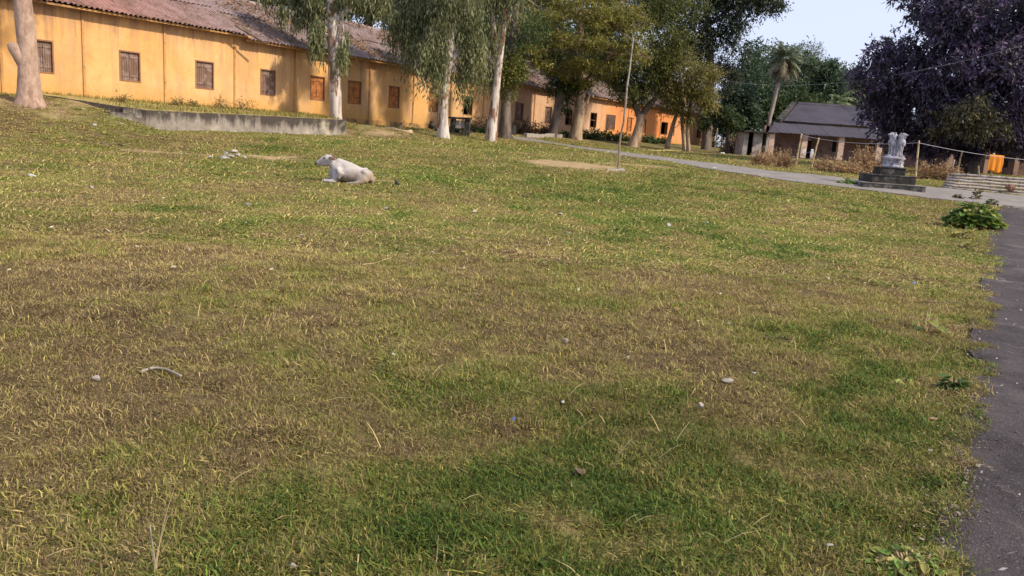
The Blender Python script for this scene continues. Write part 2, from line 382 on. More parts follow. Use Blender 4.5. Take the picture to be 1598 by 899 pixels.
t.bump(t.math('ADD', t.math('ADD', f1, t.math('MULTIPLY', f2, .6)), t.math('MULTIPLY', f4, .35)), .8, .05); me.materials.append(t.m)
o = bpy.data.objects.new('ground', me); COL.objects.link(o); tag(o, kind='structure')
# ------------------------------------------------------------------ roads
def smooth_path(pts, n):
    pts = np.array(pts); k = np.arange(len(pts)); kk = np.linspace(0, len(pts)-1, n)
    q = np.stack([np.interp(kk, k, pts[:, i]) for i in range(pts.shape[1])], -1)
    for _ in range(3): q[1:-1] = (q[:-2]+2*q[1:-1]+q[2:])/4
    return q
def strip(name, L, Rr, mat, lift, nx, jitL=0, jitR=0, seed=3):
    mb = MB(); n = len(L); vs = []
    for i in range(n):
        a, b = L[i], Rr[i]; w_ = b-a
        arc = L[i][1]+L[i][0]*.6; ja = (fbm(np.array(arc*.9), np.array(1.5), seed, 3)-.5)*2.6*jitL+(fbm(np.array(arc*7), np.array(1.5), seed+9, 2)-.5)*jitL*1.6; jb = (fbm(np.array(arc*.9), np.array(8.5), seed, 3)-.5)*2*jitR
        u_ = w_/np.linalg.norm(w_); a = a+u_*ja; b = b+u_*jb
        row = [a+(b-a)*k/nx for k in range(nx+1)]
        zs = [float(H(p[0], p[1]))+lift for p in row]
        vs.append((row[0][0], row[0][1], zs[0]-lift-.15))
        vs += [(p[0], p[1], z_) for p, z_ in zip(row, zs)]
        vs.append((row[-1][0], row[-1][1], zs[-1]-lift-.15))
    m_ = nx+3; f = [(i*m_+k, i*m_+k+1, (i+1)*m_+k+1, (i+1)*m_+k) for i in range(n-1) for k in range(m_-1)]
    mb.add(vs, f); return mb.build(name, mat, kind='structure')
cpx = [(800, 214.5, 0), (850, 222.5, 0), (905, 230, 0), (962, 238, 0), (1030, 248, 6), (1090, 255.5, 7), (1150, 265, 10), (1230, 274.5, 12), (1300, 283, 13), (1400, 295.5, 16), (1480, 303, 18), (1598, 317, 20), (1690, 326, 22)]
cp = [gp(a, b)[:2] for a, b, _ in cpx]; hws = []
for i, (a, b, hgt) in enumerate(cpx):
    dv = cp[min(i+1, len(cp)-1)]-cp[max(i-1, 0)]; dv = dv/np.linalg.norm(dv)
    if hgt: v_ = gp(a, b-hgt/2)[:2]-gp(a, b+hgt/2)[:2]; hws.append(abs(v_[0]*dv[1]-v_[1]*dv[0])/2)
    else: hws.append([.8, .9, 1.0, 1.1][i])
t = NT('worn_cement_path'); n1 = t.noise(1.2, 6, .7); n2 = t.noise(14, 5, .8)
c = t.mix(t.fr(n1, .35, .65), (.17, .15, .135), (.235, .21, .19)); c = t.mix(t.math('MULTIPLY', t.fr(n2, .5, .7), .5), c, (.12, .10, .09)); t.color(c); t.bump(n2, .5, .02); M['path'] = t.m
cl_ = smooth_path(cp, 170); hw = np.interp(np.linspace(0, len(cp)-1, 170), np.arange(len(cp)), hws)
for _ in range(6): hw[1:-1] = (hw[:-2]+hw[1:-1]+hw[2:])/3
dd = np.gradient(cl_, axis=0); dd /= np.linalg.norm(dd, axis=1)[:, None]; nn = np.stack([-dd[:, 1], dd[:, 0]], -1)
strip('path', cl_+nn*hw[:, None], cl_-nn*hw[:, None], M['path'], .03, 6, .08, .08, 8)
t = NT('old_asphalt'); n1 = t.noise(.9, 6, .75); n2 = t.noise(22, 5, .8); n3 = t.noise(90, 2, .6); 
c = t.mix(t.fr(n1, .35, .62), (.034, .026, .027), (.080, .063, .063))
c = t.mix(t.math('MULTIPLY', t.fr(n2, .48, .66), .75), c, (.030, .025, .026)); c = t.mix(t.math('MULTIPLY', t.fr(n3, .62, .70), .6), c, (.26, .23, .23))
c = t.mix(t.math('MULTIPLY', t.fr(t.noise(1.3, 7, .8, stretch=(1, .5, 1)), .54, .66), .65), c, (.20, .165, .145))
t.color(c); t.bump(t.math('ADD', n2, t.math('MULTIPLY', n3, .5)), 1.0, .02); M['asphalt'] = t.m
rl = [gp(*p)[:2] for p in ((1466, 899), (1482, 800), (1500, 700), (1513, 600), (1518, 520), (1528, 450), (1537, 400), (1546, 362), (1556, 335), (1566, 322))]
rl = [np.array((rl[0][0]-(rl[1][0]-rl[0][0])*8, -2.0))]+rl
Lr = smooth_path(rl, 260); dr = np.gradient(Lr, axis=0); dr = np.stack([np.convolve(np.pad(dr[:, k], 8, 'edge'), np.ones(17)/17, 'valid') for k in (0, 1)], -1); dr /= np.linalg.norm(dr, axis=1)[:, None]
Rr_ = Lr+np.stack([dr[:, 1], -dr[:, 0]], -1)*3.6
strip('road', Lr, Rr_, M['asphalt'], .03, 14, .05, .2, 17)
def on_road(x, y, mg=0.0):   # signed: >0 inside the road / path
    x = np.asarray(x); y = np.asarray(y); xl = np.interp(y, Lr[:, 1], Lr[:, 0])+mg+((fbm(x*2.6, y*2.6, 71, 3)-.5)*(.35+.3*sstep(4, 9, y))+.045)*(mg == 0)
    a = (x > xl+.03) & (x < xl+4.0) & (y < Lr[-1, 1]+1)
    d2 = np.min(np.hypot(x[..., None]-cl_[:, 0], y[..., None]-cl_[:, 1])-hw, axis=-1) if x.size else x
    return a | (d2 < -mg)
_m = on_road(V[:, 0], V[:, 1], .30); V[_m, 2] -= .10; GROUND.vertices.foreach_set('co', V.astype(np.float32).ravel()); GROUND.update()
# ------------------------------------------------------------------ grass: one short tangled turf, nobody could count it
def tuft_mesh(seed, nb, rad, Lm, wm, th0=.25):
    rg = np.random.default_rng(seed); r_ = rad*np.sqrt(rg.uniform(0, 1, nb)); a_ = rg.uniform(0, 6.28, nb)
    b0 = np.stack([r_*np.cos(a_), r_*np.sin(a_), np.full(nb, -.006)], -1)
    ph = rg.uniform(0, 6.28, nb); th = rg.uniform(th0, 1.4, nb); L = Lm*rg.lognormal(-.1, .4, nb); wd = wm*rg.uniform(.6, 1.4, nb)
    dx = np.stack([np.cos(ph)*np.sin(th), np.sin(ph)*np.sin(th), np.cos(th)], -1); sd = np.stack([-np.sin(ph+rg.normal(0, .5, nb)), np.cos(ph), rg.normal(0, .3, nb)], -1)
    md = b0+dx*(L*.55)[:, None]; d2 = dx+rg.normal(0, .35, (nb, 3)); d2[:, 2] -= rg.uniform(.2, 1.0, nb); d2 /= np.linalg.norm(d2, axis=1)[:, None]
    tip = md+d2*(L*.5)[:, None]; tip[:, 2] = np.maximum(tip[:, 2], .002); w1 = sd*(wd*.5)[:, None]
    V_ = np.stack([b0-w1, b0+w1, md+w1*.8, md-w1*.8, md-w1*.8, md+w1*.8, tip+w1*.15, tip-w1*.15], 1).reshape(-1, 3)
    me_ = bpy.data.meshes.new('tuft'); nv = len(V_); me_.vertices.add(nv); me_.vertices.foreach_set('co', V_.astype(np.float32).ravel()); me_.loops.add(nv); me_.loops.foreach_set('vertex_index', np.arange(nv, dtype=np.int32))
    me_.polygons.add(nv//4); me_.polygons.foreach_set('loop_start', np.arange(nv//4, dtype=np.int32)*4); me_.update(calc_edges=True)
    u_ = np.repeat(rg.uniform(0, 1, (nb, 2)), 8, 0); c_ = np.ones((nv, 4), np.float32); c_[:, :2] = u_
    ca_ = me_.color_attributes.new('Col', 'FLOAT_COLOR', 'POINT'); ca_.data.foreach_set('color', c_.ravel()); me_.materials.append(M['turf']); return me_
t = NT('turf_blades'); a = t.n.new('ShaderNodeVertexColor'); a.layer_name = 'Col'; sp = t.n.new('ShaderNodeSeparateColor'); t.l.new(a.outputs[0], sp.inputs[0])
ga = t.n.new('ShaderNodeAttribute'); ga.attribute_type = 'INSTANCER'; ga.attribute_name = 'g'
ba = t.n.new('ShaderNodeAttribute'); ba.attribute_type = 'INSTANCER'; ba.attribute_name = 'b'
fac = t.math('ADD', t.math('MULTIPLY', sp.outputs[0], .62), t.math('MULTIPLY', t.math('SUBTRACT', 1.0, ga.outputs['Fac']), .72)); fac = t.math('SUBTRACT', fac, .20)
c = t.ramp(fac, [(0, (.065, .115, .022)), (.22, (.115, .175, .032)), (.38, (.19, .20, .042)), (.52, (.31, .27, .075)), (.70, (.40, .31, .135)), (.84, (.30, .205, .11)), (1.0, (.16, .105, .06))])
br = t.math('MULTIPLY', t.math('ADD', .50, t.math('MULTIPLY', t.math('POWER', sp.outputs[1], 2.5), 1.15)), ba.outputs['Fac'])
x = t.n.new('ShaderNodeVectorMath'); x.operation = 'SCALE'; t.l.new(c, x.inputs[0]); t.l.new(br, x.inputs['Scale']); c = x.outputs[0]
t.color(c); t.b.inputs['Roughness'].default_value = .7; t.b.inputs['Specular IOR Level'].default_value = .15
tr = t.n.new('ShaderNodeBsdfTranslucent'); mx_ = t.n.new('ShaderNodeMixShader'); mx_.inputs[0].default_value = .3; t.l.new(c, tr.inputs[0]); t.l.new(t.b.outputs[0], mx_.inputs[1]); t.l.new(tr.outputs[0], mx_.inputs[2]); t.l.new(mx_.outputs[0], t.n['Material Output'].inputs[0]); M['turf'] = t.m
P_, G_, B_, S_, K_ = [], [], [], [], []
rg = np.random.default_rng(4)
for y0, y1, dens, sc, kind in ((1.5, 5.0, 1150, .95, 0), (5.0, 10, 520, 1.2, 0), (10, 18, 150, .9, 1), (18, 34, 55, 1.3, 1), (34, 56, 14, 1.9, 1)):
    area = ((.86*y0+1.3)+(.86*y1+1.3))*(y1-y0); n = int(area*dens); y = rg.uniform(y0, y1, n); 
    keep = rg.uniform(0, 1, n) < (.86*y+1.3)/(.86*y1+1.3); y = y[keep]; n = len(y); x = rg.uniform(-1, 1, n)*(.86*y+1.3)
    g = green(x, y); b = bare(x, y); den = fbm(x*2.3, y*2.3, 51, 3)
    keep = (rg.uniform(0, 1, n) > b*1.45-.1) & ~on_road(x, y) & (rg.uniform(0, 1, n) < .75+.6*den); t_, s_ = ts(x, y); keep &= ~((t_ > tTL-2.5) & (t_ < tTR) & (s_ < sTL+.1)) & (s_ > .1)
    x, y, g, den = x[keep], y[keep], g[keep], den[keep]; n = len(x)
    xe = np.interp(y, Lr[:, 1], Lr[:, 0]); P_.append(np.stack([x, y, H(x, y)+.03*((x > xe-.06) & (x < xe+.6) & (y < 22))], -1)); G_.append(g*.92+.06*sstep(8, 20, y)+rg.normal(0, .06, n)); B_.append((.92+.66*sstep(3.5, 14, y))*(.7+.6*fbm(x*.9, y*.9, 91, 3))*rg.uniform(.8, 1.2, n)); S_.append(sc*rg.uniform(.7, 1.25, n)*(.68+.65*den)*(.85+.4*g)); K_.append(7-(np.full(n, kind*4)+rg.integers(0, 4, n)))  # foreground darkening is put into the blade colour; brighter farther off
P_ = np.concatenate(P_); G_ = np.concatenate(G_); B_ = np.concatenate(B_); S_ = np.concatenate(S_); K_ = np.concatenate(K_)
gm = bpy.data.meshes.new('grass'); gm.vertices.add(len(P_)); gm.vertices.foreach_set('co', P_.astype(np.float32).ravel())
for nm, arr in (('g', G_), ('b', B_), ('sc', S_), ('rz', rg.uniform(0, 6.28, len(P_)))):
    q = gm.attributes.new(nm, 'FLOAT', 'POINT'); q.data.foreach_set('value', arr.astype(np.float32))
q = gm.attributes.new('k', 'INT', 'POINT'); q.data.foreach_set('value', K_.astype(np.int32)); gm.update()
grass = bpy.data.objects.new('grass', gm); COL.objects.link(grass); tag(grass, 'short tangled turf, part green and part dried, over the whole playing field', 'grass', kind='stuff')
gt = bpy.data.node_groups.new('turf_scatter', 'GeometryNodeTree'); gt.interface.new_socket('Geometry', in_out='INPUT', socket_type='NodeSocketGeometry'); gt.interface.new_socket('Geometry', in_out='OUTPUT', socket_type='NodeSocketGeometry')
gi = gt.nodes.new('NodeGroupInput'); go = gt.nodes.new('NodeGroupOutput'); ip = gt.nodes.new('GeometryNodeInstanceOnPoints')
jn = gt.nodes.new('GeometryNodeGeometryToInstance')
for i in range(8):
    ob = bpy.data.objects.new('tuft', tuft_mesh(i, 34 if i < 4 else 40, .062 if i < 4 else .15, .038 if i < 4 else .055, .0046 if i < 4 else .013, .25 if i < 4 else .7))
    oi = gt.nodes.new('GeometryNodeObjectInfo'); oi.inputs['Object'].default_value = ob; oi.inputs['As Instance'].default_value = False; gt.links.new(oi.outputs['Geometry'], jn.inputs[0])
def named(nm, ty):
    q = gt.nodes.new('GeometryNodeInputNamedAttribute'); q.data_type = ty; q.inputs['Name'].default_value = nm; return q.outputs['Attribute']
cx = gt.nodes.new('ShaderNodeCombineXYZ'); gt.links.new(named('rz', 'FLOAT'), cx.inputs[2]); ce = gt.nodes.new('FunctionNodeEulerToRotation'); gt.links.new(cx.outputs[0], ce.inputs[0])
gt.links.new(gi.outputs[0], ip.inputs['Points']); gt.links.new(jn.outputs[0], ip.inputs['Instance']); ip.inputs['Pick Instance'].default_value = True
gt.links.new(named('k', 'INT'), ip.inputs['Instance Index']); gt.links.new(ce.outputs[0], ip.inputs['Rotation']); gt.links.new(named('sc', 'FLOAT'), ip.inputs['Scale']); gt.links.new(ip.outputs[0], go.inputs[0])
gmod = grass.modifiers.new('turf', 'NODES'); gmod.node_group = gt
# long straw stalks sticking up here and there + fallen leaf specks
def specks(name, n, y0, y1, seed, size, label, cat, pal, power=1.5):
    rg = np.random.default_rng(seed); y = y0+(y1-y0)*rg.uniform(0, 1, n)**(1/power); x = rg.uniform(-1, 1, n)*(.85*y+1)
    k = ~on_road(x, y) if name != 'road_grit' else on_road(x, y); 
    t_, s_ = ts(x, y); k &= s_ > 1.2
    x, y = x[k], y[k]; n = len(x); z = H(x, y)+(.02 if name != 'road_grit' else .052); ph = rg.uniform(0, 6.28, n); L = size*rg.uniform(.5, 1.5, n)
    a = np.stack([np.cos(ph), np.sin(ph), rg.uniform(-.5, .5, n)], -1)*L[:, None]; b = np.stack([-np.sin(ph), np.cos(ph), rg.uniform(-.3, .5, n)], -1)*(L*.45)[:, None]
    c0 = np.stack([x, y, z+L*.25], -1)
    V = np.stack([c0-a, c0-b, c0+a, c0+b], 1).reshape(-1, 3)
    c_ = np.array(pal)[rg.integers(0, len(pal), n)]*rg.uniform(.6, 1.15, (n, 1))
    polymesh(name, V, 4, M['litter'], col=np.repeat(c_, 4, 0), label=label, cat=cat, kind='stuff')
specks('fallen_leaves', 7500, 7, 50, 5, .028, 'pale dry leaves scattered thinly over the grass', 'leaf litter', [(.55, .45, .28), (.40, .27, .14), (.62, .56, .42), (.28, .17, .09)])
specks('road_grit', 2600, 2, 24, 9, .014, 'small pale chips and grit on the dark asphalt', 'grit', [(.4, .38, .38), (.3, .26, .24), (.55, .5, .48)], 1.1)
rg = np.random.default_rng(31); n = 5200; k = rg.integers(0, len(Lr)-1, n); f_ = rg.uniform(0, 1, n); dq = np.abs(rg.normal(0, .10, n))*np.where(rg.uniform(0, 1, n) < .75, 1, -1)-.03
x = Lr[k, 0]*(1-f_)+Lr[k+1, 0]*f_+dq; y = Lr[k, 1]*(1-f_)+Lr[k+1, 1]*f_; z = H(x, y)+.036; L = .0055*rg.lognormal(0, .45, n); ph = rg.uniform(0, 6.28, n)
a = np.stack([np.cos(ph), np.sin(ph), rg.uniform(-.3, .3, n)], -1)*L[:, None]; b = np.stack([-np.sin(ph), np.cos(ph), rg.uniform(-.2, .6, n)], -1)*(L*.7)[:, None]; c0 = np.stack([x, y, z+L*.3], -1)
polymesh('road_edge_crumbs', np.stack([c0-a, c0-b, c0+a, c0+b], 1).reshape(-1, 3), 4, M['litter'], col=np.repeat(np.array([[.16, .12, .085], [.24, .19, .14], [.09, .07, .055], [.33, .28, .22]])[rg.integers(0, 4, n)]*rg.uniform(.6, 1.2, (n, 1)), 4, 0), label='brown crumbs and dry bits along the broken road edge', cat='grit', kind='stuff')
rg = np.random.default_rng(3); n = 1500; y = np.sqrt(rg.uniform(2**2, 16**2, n)); x = rg.uniform(-1, 1, n)*(.8*y+1); k = ~on_road(x, y); x, y = x[k], y[k]; n = len(x)
ph = rg.uniform(0, 6.28, n); th = rg.uniform(.7, 1.55, n); L = rg.uniform(.06, .17, n); z = H(x, y)+.02
b0 = np.stack([x, y, z], -1); dx = np.stack([np.cos(ph)*np.sin(th), np.sin(ph)*np.sin(th), np.cos(th)], -1)*L[:, None]; sd_ = np.stack([-np.sin(ph), np.cos(ph), 0*ph], -1)*.0022
bend = np.stack([0*ph, 0*ph, -L*.15], -1); md = b0+dx*.5-bend*.5
V = np.stack([b0-sd_, b0+sd_, md+sd_, md-sd_, md-sd_, md+sd_, b0+dx+sd_*.3, b0+dx-sd_*.3], 1).reshape(-1, 3)
c_ = np.array([.58, .45, .22])*rg.uniform(.6, 1.1, (n, 1))
polymesh('dry_straws', V, 4, M['litter'], col=np.repeat(c_, 8, 0), label='loose pale straws lying in the near grass', cat='straw', kind='stuff')
# ------------------------------------------------------------------ THE SCHOOL
school = thing('school_building', 'long single storey ochre school with shuttered windows and corrugated roof behind the trees', 'building', W(0, 0, 2.0))
ZB, ZT = 1.0, 5.42
T0, T1 = -15.0, 65.0
# (pixel centre, half width px, kind, top z, bottom z)
WIN = [(70, 16, 'brown'), (203.5, 16.5, 'brown'), (319.5, 14.5, 'brown'), (418, 12, 'brown'), (495.5, 11.5, 'orange'), (553.5, 10.5, 'orange2'), (615.5, 8.5, 'orange'), (677.5, 7.5, 'orange'), (731.5, 7.5, 'dark'),
       (812.5, 6.5, 'ajar'), (858.5, 5, 'brown'), (891, 5.5, 'bars'), (930, 5.2, 'bars'), (957, 7.5, 'ajar'), (987, 4, 'orange'), (1009, 4.5, 'orange'), (1042.5, 5.5, 'dark'), (1055.5, 3.6, 'pale'), (1080.5, 3, 'pale'), (1098, 3, 'dark')]
wins = []
for px, hwp, kind in WIN:
    a, _ = wallhit(px-hwp, 140); b, _ = wallhit(px+hwp, 140); wins.append((a, b, kind))
wins += [(-10.9, -9.9, 'brown')]; wins.sort()
ZW0, ZW1 = 2.80, 4.05
mb = MB()
SK = .02
cuts = [T0]
for a, b, k_ in wins: cuts += [a, b]
cuts.append(T1)
def wcell(t0, t1, z0, z1):
    nt = max(1, int((t1-t0)/1.0)); 
    for i in range(nt):
        a, b = t0+(t1-t0)*i/nt, t0+(t1-t0)*(i+1)/nt
        mb.quad(W(a, 0, z0), W(b, 0, z0), W(b, 0, z1), W(a, 0, z1))
for i in range(len(cuts)-1):
    a, b = cuts[i], cuts[i+1]
    if i % 2 == 0: wcell(a, b, ZB, ZT)
    else:
        wcell(a, b, ZB, ZW0); wcell(a, b, ZW1, ZT); dp = -.30
        mb.quad(W(a, 0, ZW0), W(a, dp, ZW0), W(b, dp, ZW0), W(b, 0, ZW0)); mb.quad(W(a, 0, ZW1), W(b, 0, ZW1), W(b, dp, ZW1), W(a, dp, ZW1))
        mb.quad(W(a, 0, ZW0), W(a, 0, ZW1), W(a, dp, ZW1), W(a, dp, ZW0)); mb.quad(W(b, 0, ZW0), W(b, dp, ZW0), W(b, dp, ZW1), W(b, 0, ZW1))
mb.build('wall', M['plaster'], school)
mb = MB()
mb.quad(W(T0, -.3, ZB), W(T1, -.3, ZB), W(T1, -.3, ZW0), W(T0, -.3, ZW0)); mb.quad(W(T0, -.3, ZW1), W(T1, -.3, ZW1), W(T1, -.3, ZT), W(T0, -.3, ZT))
for i in range(0, len(cuts)-1, 2): mb.quad(W(cuts[i], -.3, ZW0), W(cuts[i+1], -.3, ZW0), W(cuts[i+1], -.3, ZW1), W(cuts[i], -.3, ZW1))
mb.build('inner_wall', M['dark'], school)
mb = MB(); mb.wbox(T0, T1, -10.3, -10.0, ZB, ZT-.02); mb.build('rear_wall', M['plaster'], school)
for tt in (T0, T1):
    mb = MB(); s_ = 1 if tt > 0 else -1; tb = tt+s_*.01; vs = [W(tb, 0, ZB), W(tb, -10.3, ZB), W(tb, -10.3, ZT), W(tb, -5, 7.85), W(tb, 0, ZT)]
    vs2 = [p-D*.3*s_ for p in vs]; mb.add(vs+vs2, [(0, 1, 2, 3, 4), (9, 8, 7, 6, 5)]); mb.build('gable', M['plaster'], school)
mb = MB(); mb.wbox(T0+.3, T1-.3, -10, -.31, 1.6, 1.9); mb.build('floor_slab', M['dark'], school)
# pilaster ribs
for px in (3, 131, 257, 366, 459.5): 
    tq, _ = wallhit(px, 120); mb = MB(); mb.wbox(tq-.045, tq+.045, -.02, .05, ZB+.3, 5.5); mb.build('pilaster', M['pilaster'], school)
for px in (576, 645, 703, 755, 785, 835):
    tq, _ = wallhit(px, 150); mb = MB(); mb.wbox(tq-.045, tq+.045, -.02, .05, ZB+.3, 5.5); mb.build('pilaster', M['pilaster'], school)
for tq in (30.5, 34, 43, 50, 57, 62): mb = MB(); mb.wbox(tq-.045, tq+.045, -.02, .05, ZB+.3, 5.5); mb.build('pilaster', M['pilaster'], school)
# rendered base ledge to the right of the terrace
mb = MB(); mb.wbox(tTR+.3, T1, -.02, .07, ZB, 2.02); mb.build('plinth', simple('stained_plinth', (.50, .29, .10), (.36, .20, .08), 1.5, (.12, .08, .05), 1.3), school)
def shutter(a, b, parent, mat, s0=-.10, swing=0):
    n = 4; w_ = (b-a)/n
    for k in range(n):
        mb = MB(); x0 = a+w_*k+.006; x1 = a+w_*(k+1)-.006; jt = rnd.uniform(-.006, .006)
        if swing:
            ca_, sa_ = math.cos(swing), math.sin(swing); hinge = a if swing > 0 else b; sg = 1
            def P(t_, s_, z_): r_ = t_-hinge; return W(hinge+r_*ca_, s_+abs(r_)*abs(sa_), z_)
            mb.hexa([P(x0, s0, ZW0+.05), P(x0, s0+.03, ZW0+.05), P(x1, s0+.03, ZW0+.05), P(x1, s0, ZW0+.05), P(x0, s0, ZW1-.05), P(x0, s0+.03, ZW1-.05), P(x1, s0+.03, ZW1-.05), P(x1, s0, ZW1-.05)])
        else: mb.wbox(x0, x1, s0+jt, s0+.03+jt, ZW0+.05, ZW1-.05)
        mb.build('plank', mat, parent)
    if not swing:
        for z_ in (ZW0+.25, ZW1-.25): mb = MB(); mb.wbox(a+.02, b-.02, s0+.037, s0+.052, z_-.04, z_+.04); mb.build('batten', mat, parent)
for a, b, kind in wins:
    wd = thing('window', None, None, W((a+b)/2, 0, ZW0)); wd.parent = school; wd.location = Vector(W((a+b)/2, 0, ZW0))-wloc(school)
    fr_ = MB(); e = .055
    fr_.wbox(a, a+e, -.13, .015, ZW0, ZW1); fr_.wbox(b-e, b, -.13, .015, ZW0, ZW1); fr_.wbox(a+e, b-e, -.13, .015, ZW0, ZW0+e); fr_.wbox(a+e, b-e, -.13, .015, ZW1-e, ZW1)
    fr_.build('frame', M['framewood'], wd)
    mid = (a+b)/2; mt = {'brown': M['brownwood'], 'orange': M['orangewood'], 'orange2': M['orangewood'], 'pale': M['whitewood']}.get(kind, M['brownwood'])
    if kind in ('brown', 'orange', 'orange2', 'pale'):
        shutter(a+e, mid-.004, wd, mt); shutter(mid+.004, b-e, wd, mt)
        wd['label'] = {'brown': 'window with closed grey brown shutters', 'orange': 'window with closed orange shutters', 'orange2': 'window with closed orange and dark shutters', 'pale': 'window with pale shutters'}[kind]
    elif kind == 'ajar':
        shutter(a+e, mid-.004, wd, mt, swing=.9); wd['label'] = 'open dark window with one shutter swung out'
    else:
        if kind == 'bars':
            mb = MB(); mb.wbox(a+e, b-e, -.115, -.085, (ZW0+ZW1)/2-.02, (ZW0+ZW1)/2+.02); mb.build('crossbar', M['framewood'], wd)
        wd['label'] = 'open dark window'
# roof sheets (corrugated), two courses a side
def roof_sheets(parent, mat, org, ax, slope_dir, nrm, width, length, ncorr, amp, count, pitch, seed, name='roof_sheet', jit=.008, k2=8):
    """org: eave point of first sheet; ax along eave; slope_dir up the roof"""
    rr = random.Random(seed); seg = ncorr*k2//2*1
    vs = []; f = []
    nx = ncorr*6
    for j, sl_ in enumerate((0, length)):
        for i in range(nx+1):
            x = width*i/nx*1.06; h = amp*math.sin(2*math.pi*i/6); vs.append((x, sl_, h))
    for i in range(nx): f.append((i, i+1, nx+2+i, nx+1+i))
    nt_ = 2*(nx+1)
    vs += [(x, y_, z_-.012) for x, y_, z_ in vs]
    for i in range(0): f.append((nt_+nx+1+i, nt_+nx+2+i, nt_+i+1, nt_+i)); f.append((nt_+i, nt_+i+1, i+1, i))
    me_ = bpy.data.meshes.new(name); me_.from_pydata(vs, [], f); me_.update(); me_.materials.append(mat)
    base = np.stack([ax, slope_dir, nrm], 1)
    for k in range(count):
        o_ = bpy.data.objects.new(name, me_); COL.objects.link(o_); o_.parent = parent
        p = org+ax*pitch*k+nrm*rr.uniform(-jit, jit)+slope_dir*rr.uniform(-.05, .05)
        mt_ = Matrix([[*base[0], 0], [*base[1], 0], [*base[2], 0], [0, 0, 0, 1]])
        mt_ = Matrix.Translation(Vector(p)-wloc(parent)) @ mt_ @ Matrix.Rotation(rr.uniform(-.006, .006), 4, 'Z') @ Matrix.Rotation(rr.uniform(-.004, .004), 4, 'X')
        o_.matrix_local = mt_
def roof_side(side, t_start, t_end, z_e, z_r, ov=.55):
    s_e = ov if side > 0 else -10.3-ov; s_r = -5.0
    L_ = math.hypot(s_e-s_r, z_r-z_e); sdv = (N*(s_r-s_e)+np.array([0, 0, z_r-z_e]))/L_
    ax = D if side > 0 else -D
    nrm = np.cross(ax, sdv); 
    if nrm[2] < 0: nrm = -nrm
    cnt = int(round((t_end-t_start)/1.0)); org_t = t_start if side > 0 else t_end
    half = L_/2
    roof_sheets(school, M['roof'], W(org_t, s_e, z_e)+nrm*.03, ax, sdv, nrm, 1.0, half+.15, 5, .042, cnt, 1.0, 3+side)
    roof_sheets(school, M['roof'], W(org_t, s_e, z_e)+sdv*half+nrm*.09, ax, sdv, nrm, 1.0, half, 5, .042, cnt, 1.0, 5+side)
roof_side(1, -15, 2, 5.44, 7.95); roof_side(1, 2, 66, 5.27, 7.80)
mb = MB(); ra = W(-15, -4.85, 7.93); rb = W(66, -4.85, 7.76)
for t0_, t1_, z_ in ((-15, 2, 8.0), (2, 66, 7.86)):
    vs = []
    for tt in (t0_, t1_): vs += [W(tt, -4.6, z_-.13), W(tt, -4.8, z_+.02), W(tt, -5.2, z_+.02), W(tt, -5.4, z_-.13)]
    mb.add(vs, [(0, 4, 5, 1), (1, 5, 6, 2), (2, 6, 7, 3)])
mb.build('ridge_cap', M['roof'], school)
mb = MB()
mb.quad(W(-15, -5, 7.90), W(66, -5, 7.75), W(66, -10.9, 5.25), W(-15, -10.9, 5.3)); mb.build('rear_roof_slope', M['roof'], school)
for t0_, t1_, z_ in ((-15, 2.3, 5.44), (2.0, 66, 5.27)):
    mb = MB(); mb.wbox(t0_, t1_, .36, .44, z_-.10, z_-.02); mb.build('purlin', M['pilaster'], school)
mb = MB(); pb = W(1.15, .70, 5.75); pe = W(2.65, 1.0, 5.14); mb.tube([pb, pe], [.05, .05], 6); mb.build('loose_rafter', M['bark_dark'], school)
# dry leaves and moss lying on the roof
rg = np.random.default_rng(8); n = 16000
tt = rg.uniform(-3, 40, n); uu = rg.uniform(0, 1, n)
dn = fbm(tt*.45, uu*3, 61, 3); k = rg.uniform(0, 1, n) < sstep(.46, .62, dn)*np.interp(tt, [-3, 3, 10, 40], [.25, .6, 1, 1]); tt, uu = tt[k], uu[k]; n = len(tt)
ss = .5-5.4*uu; zz = 5.30+2.52*uu+.09+.05
c0 = P0+D*tt[:, None]+N*ss[:, None]; c0[:, 2] = zz+rg.uniform(-.02, .05, n)
ph = rg.uniform(0, 6.28, n); L = rg.uniform(.05, .13, n)
a = (D*np.cos(ph)[:, None]+np.array([-N[0]*.9, -N[1]*.9, .42])*np.sin(ph)[:, None])*L[:, None]; b = (-D*np.sin(ph)[:, None]+np.array([-N[0]*.9, -N[1]*.9, .42])*np.cos(ph)[:, None])*(L*.4)[:, None]; b[:, 2] += rg.normal(0, .02, n)
V = np.stack([c0-a, c0-b, c0+a, c0+b], 1).reshape(-1, 3)
polymesh('roof_leaf_litter', V, 4, M['litter'], school, col=np.repeat(np.array([.20, .115, .06])*rg.uniform(.4, 1.6, (n, 1)), 4, 0), kind='stuff')
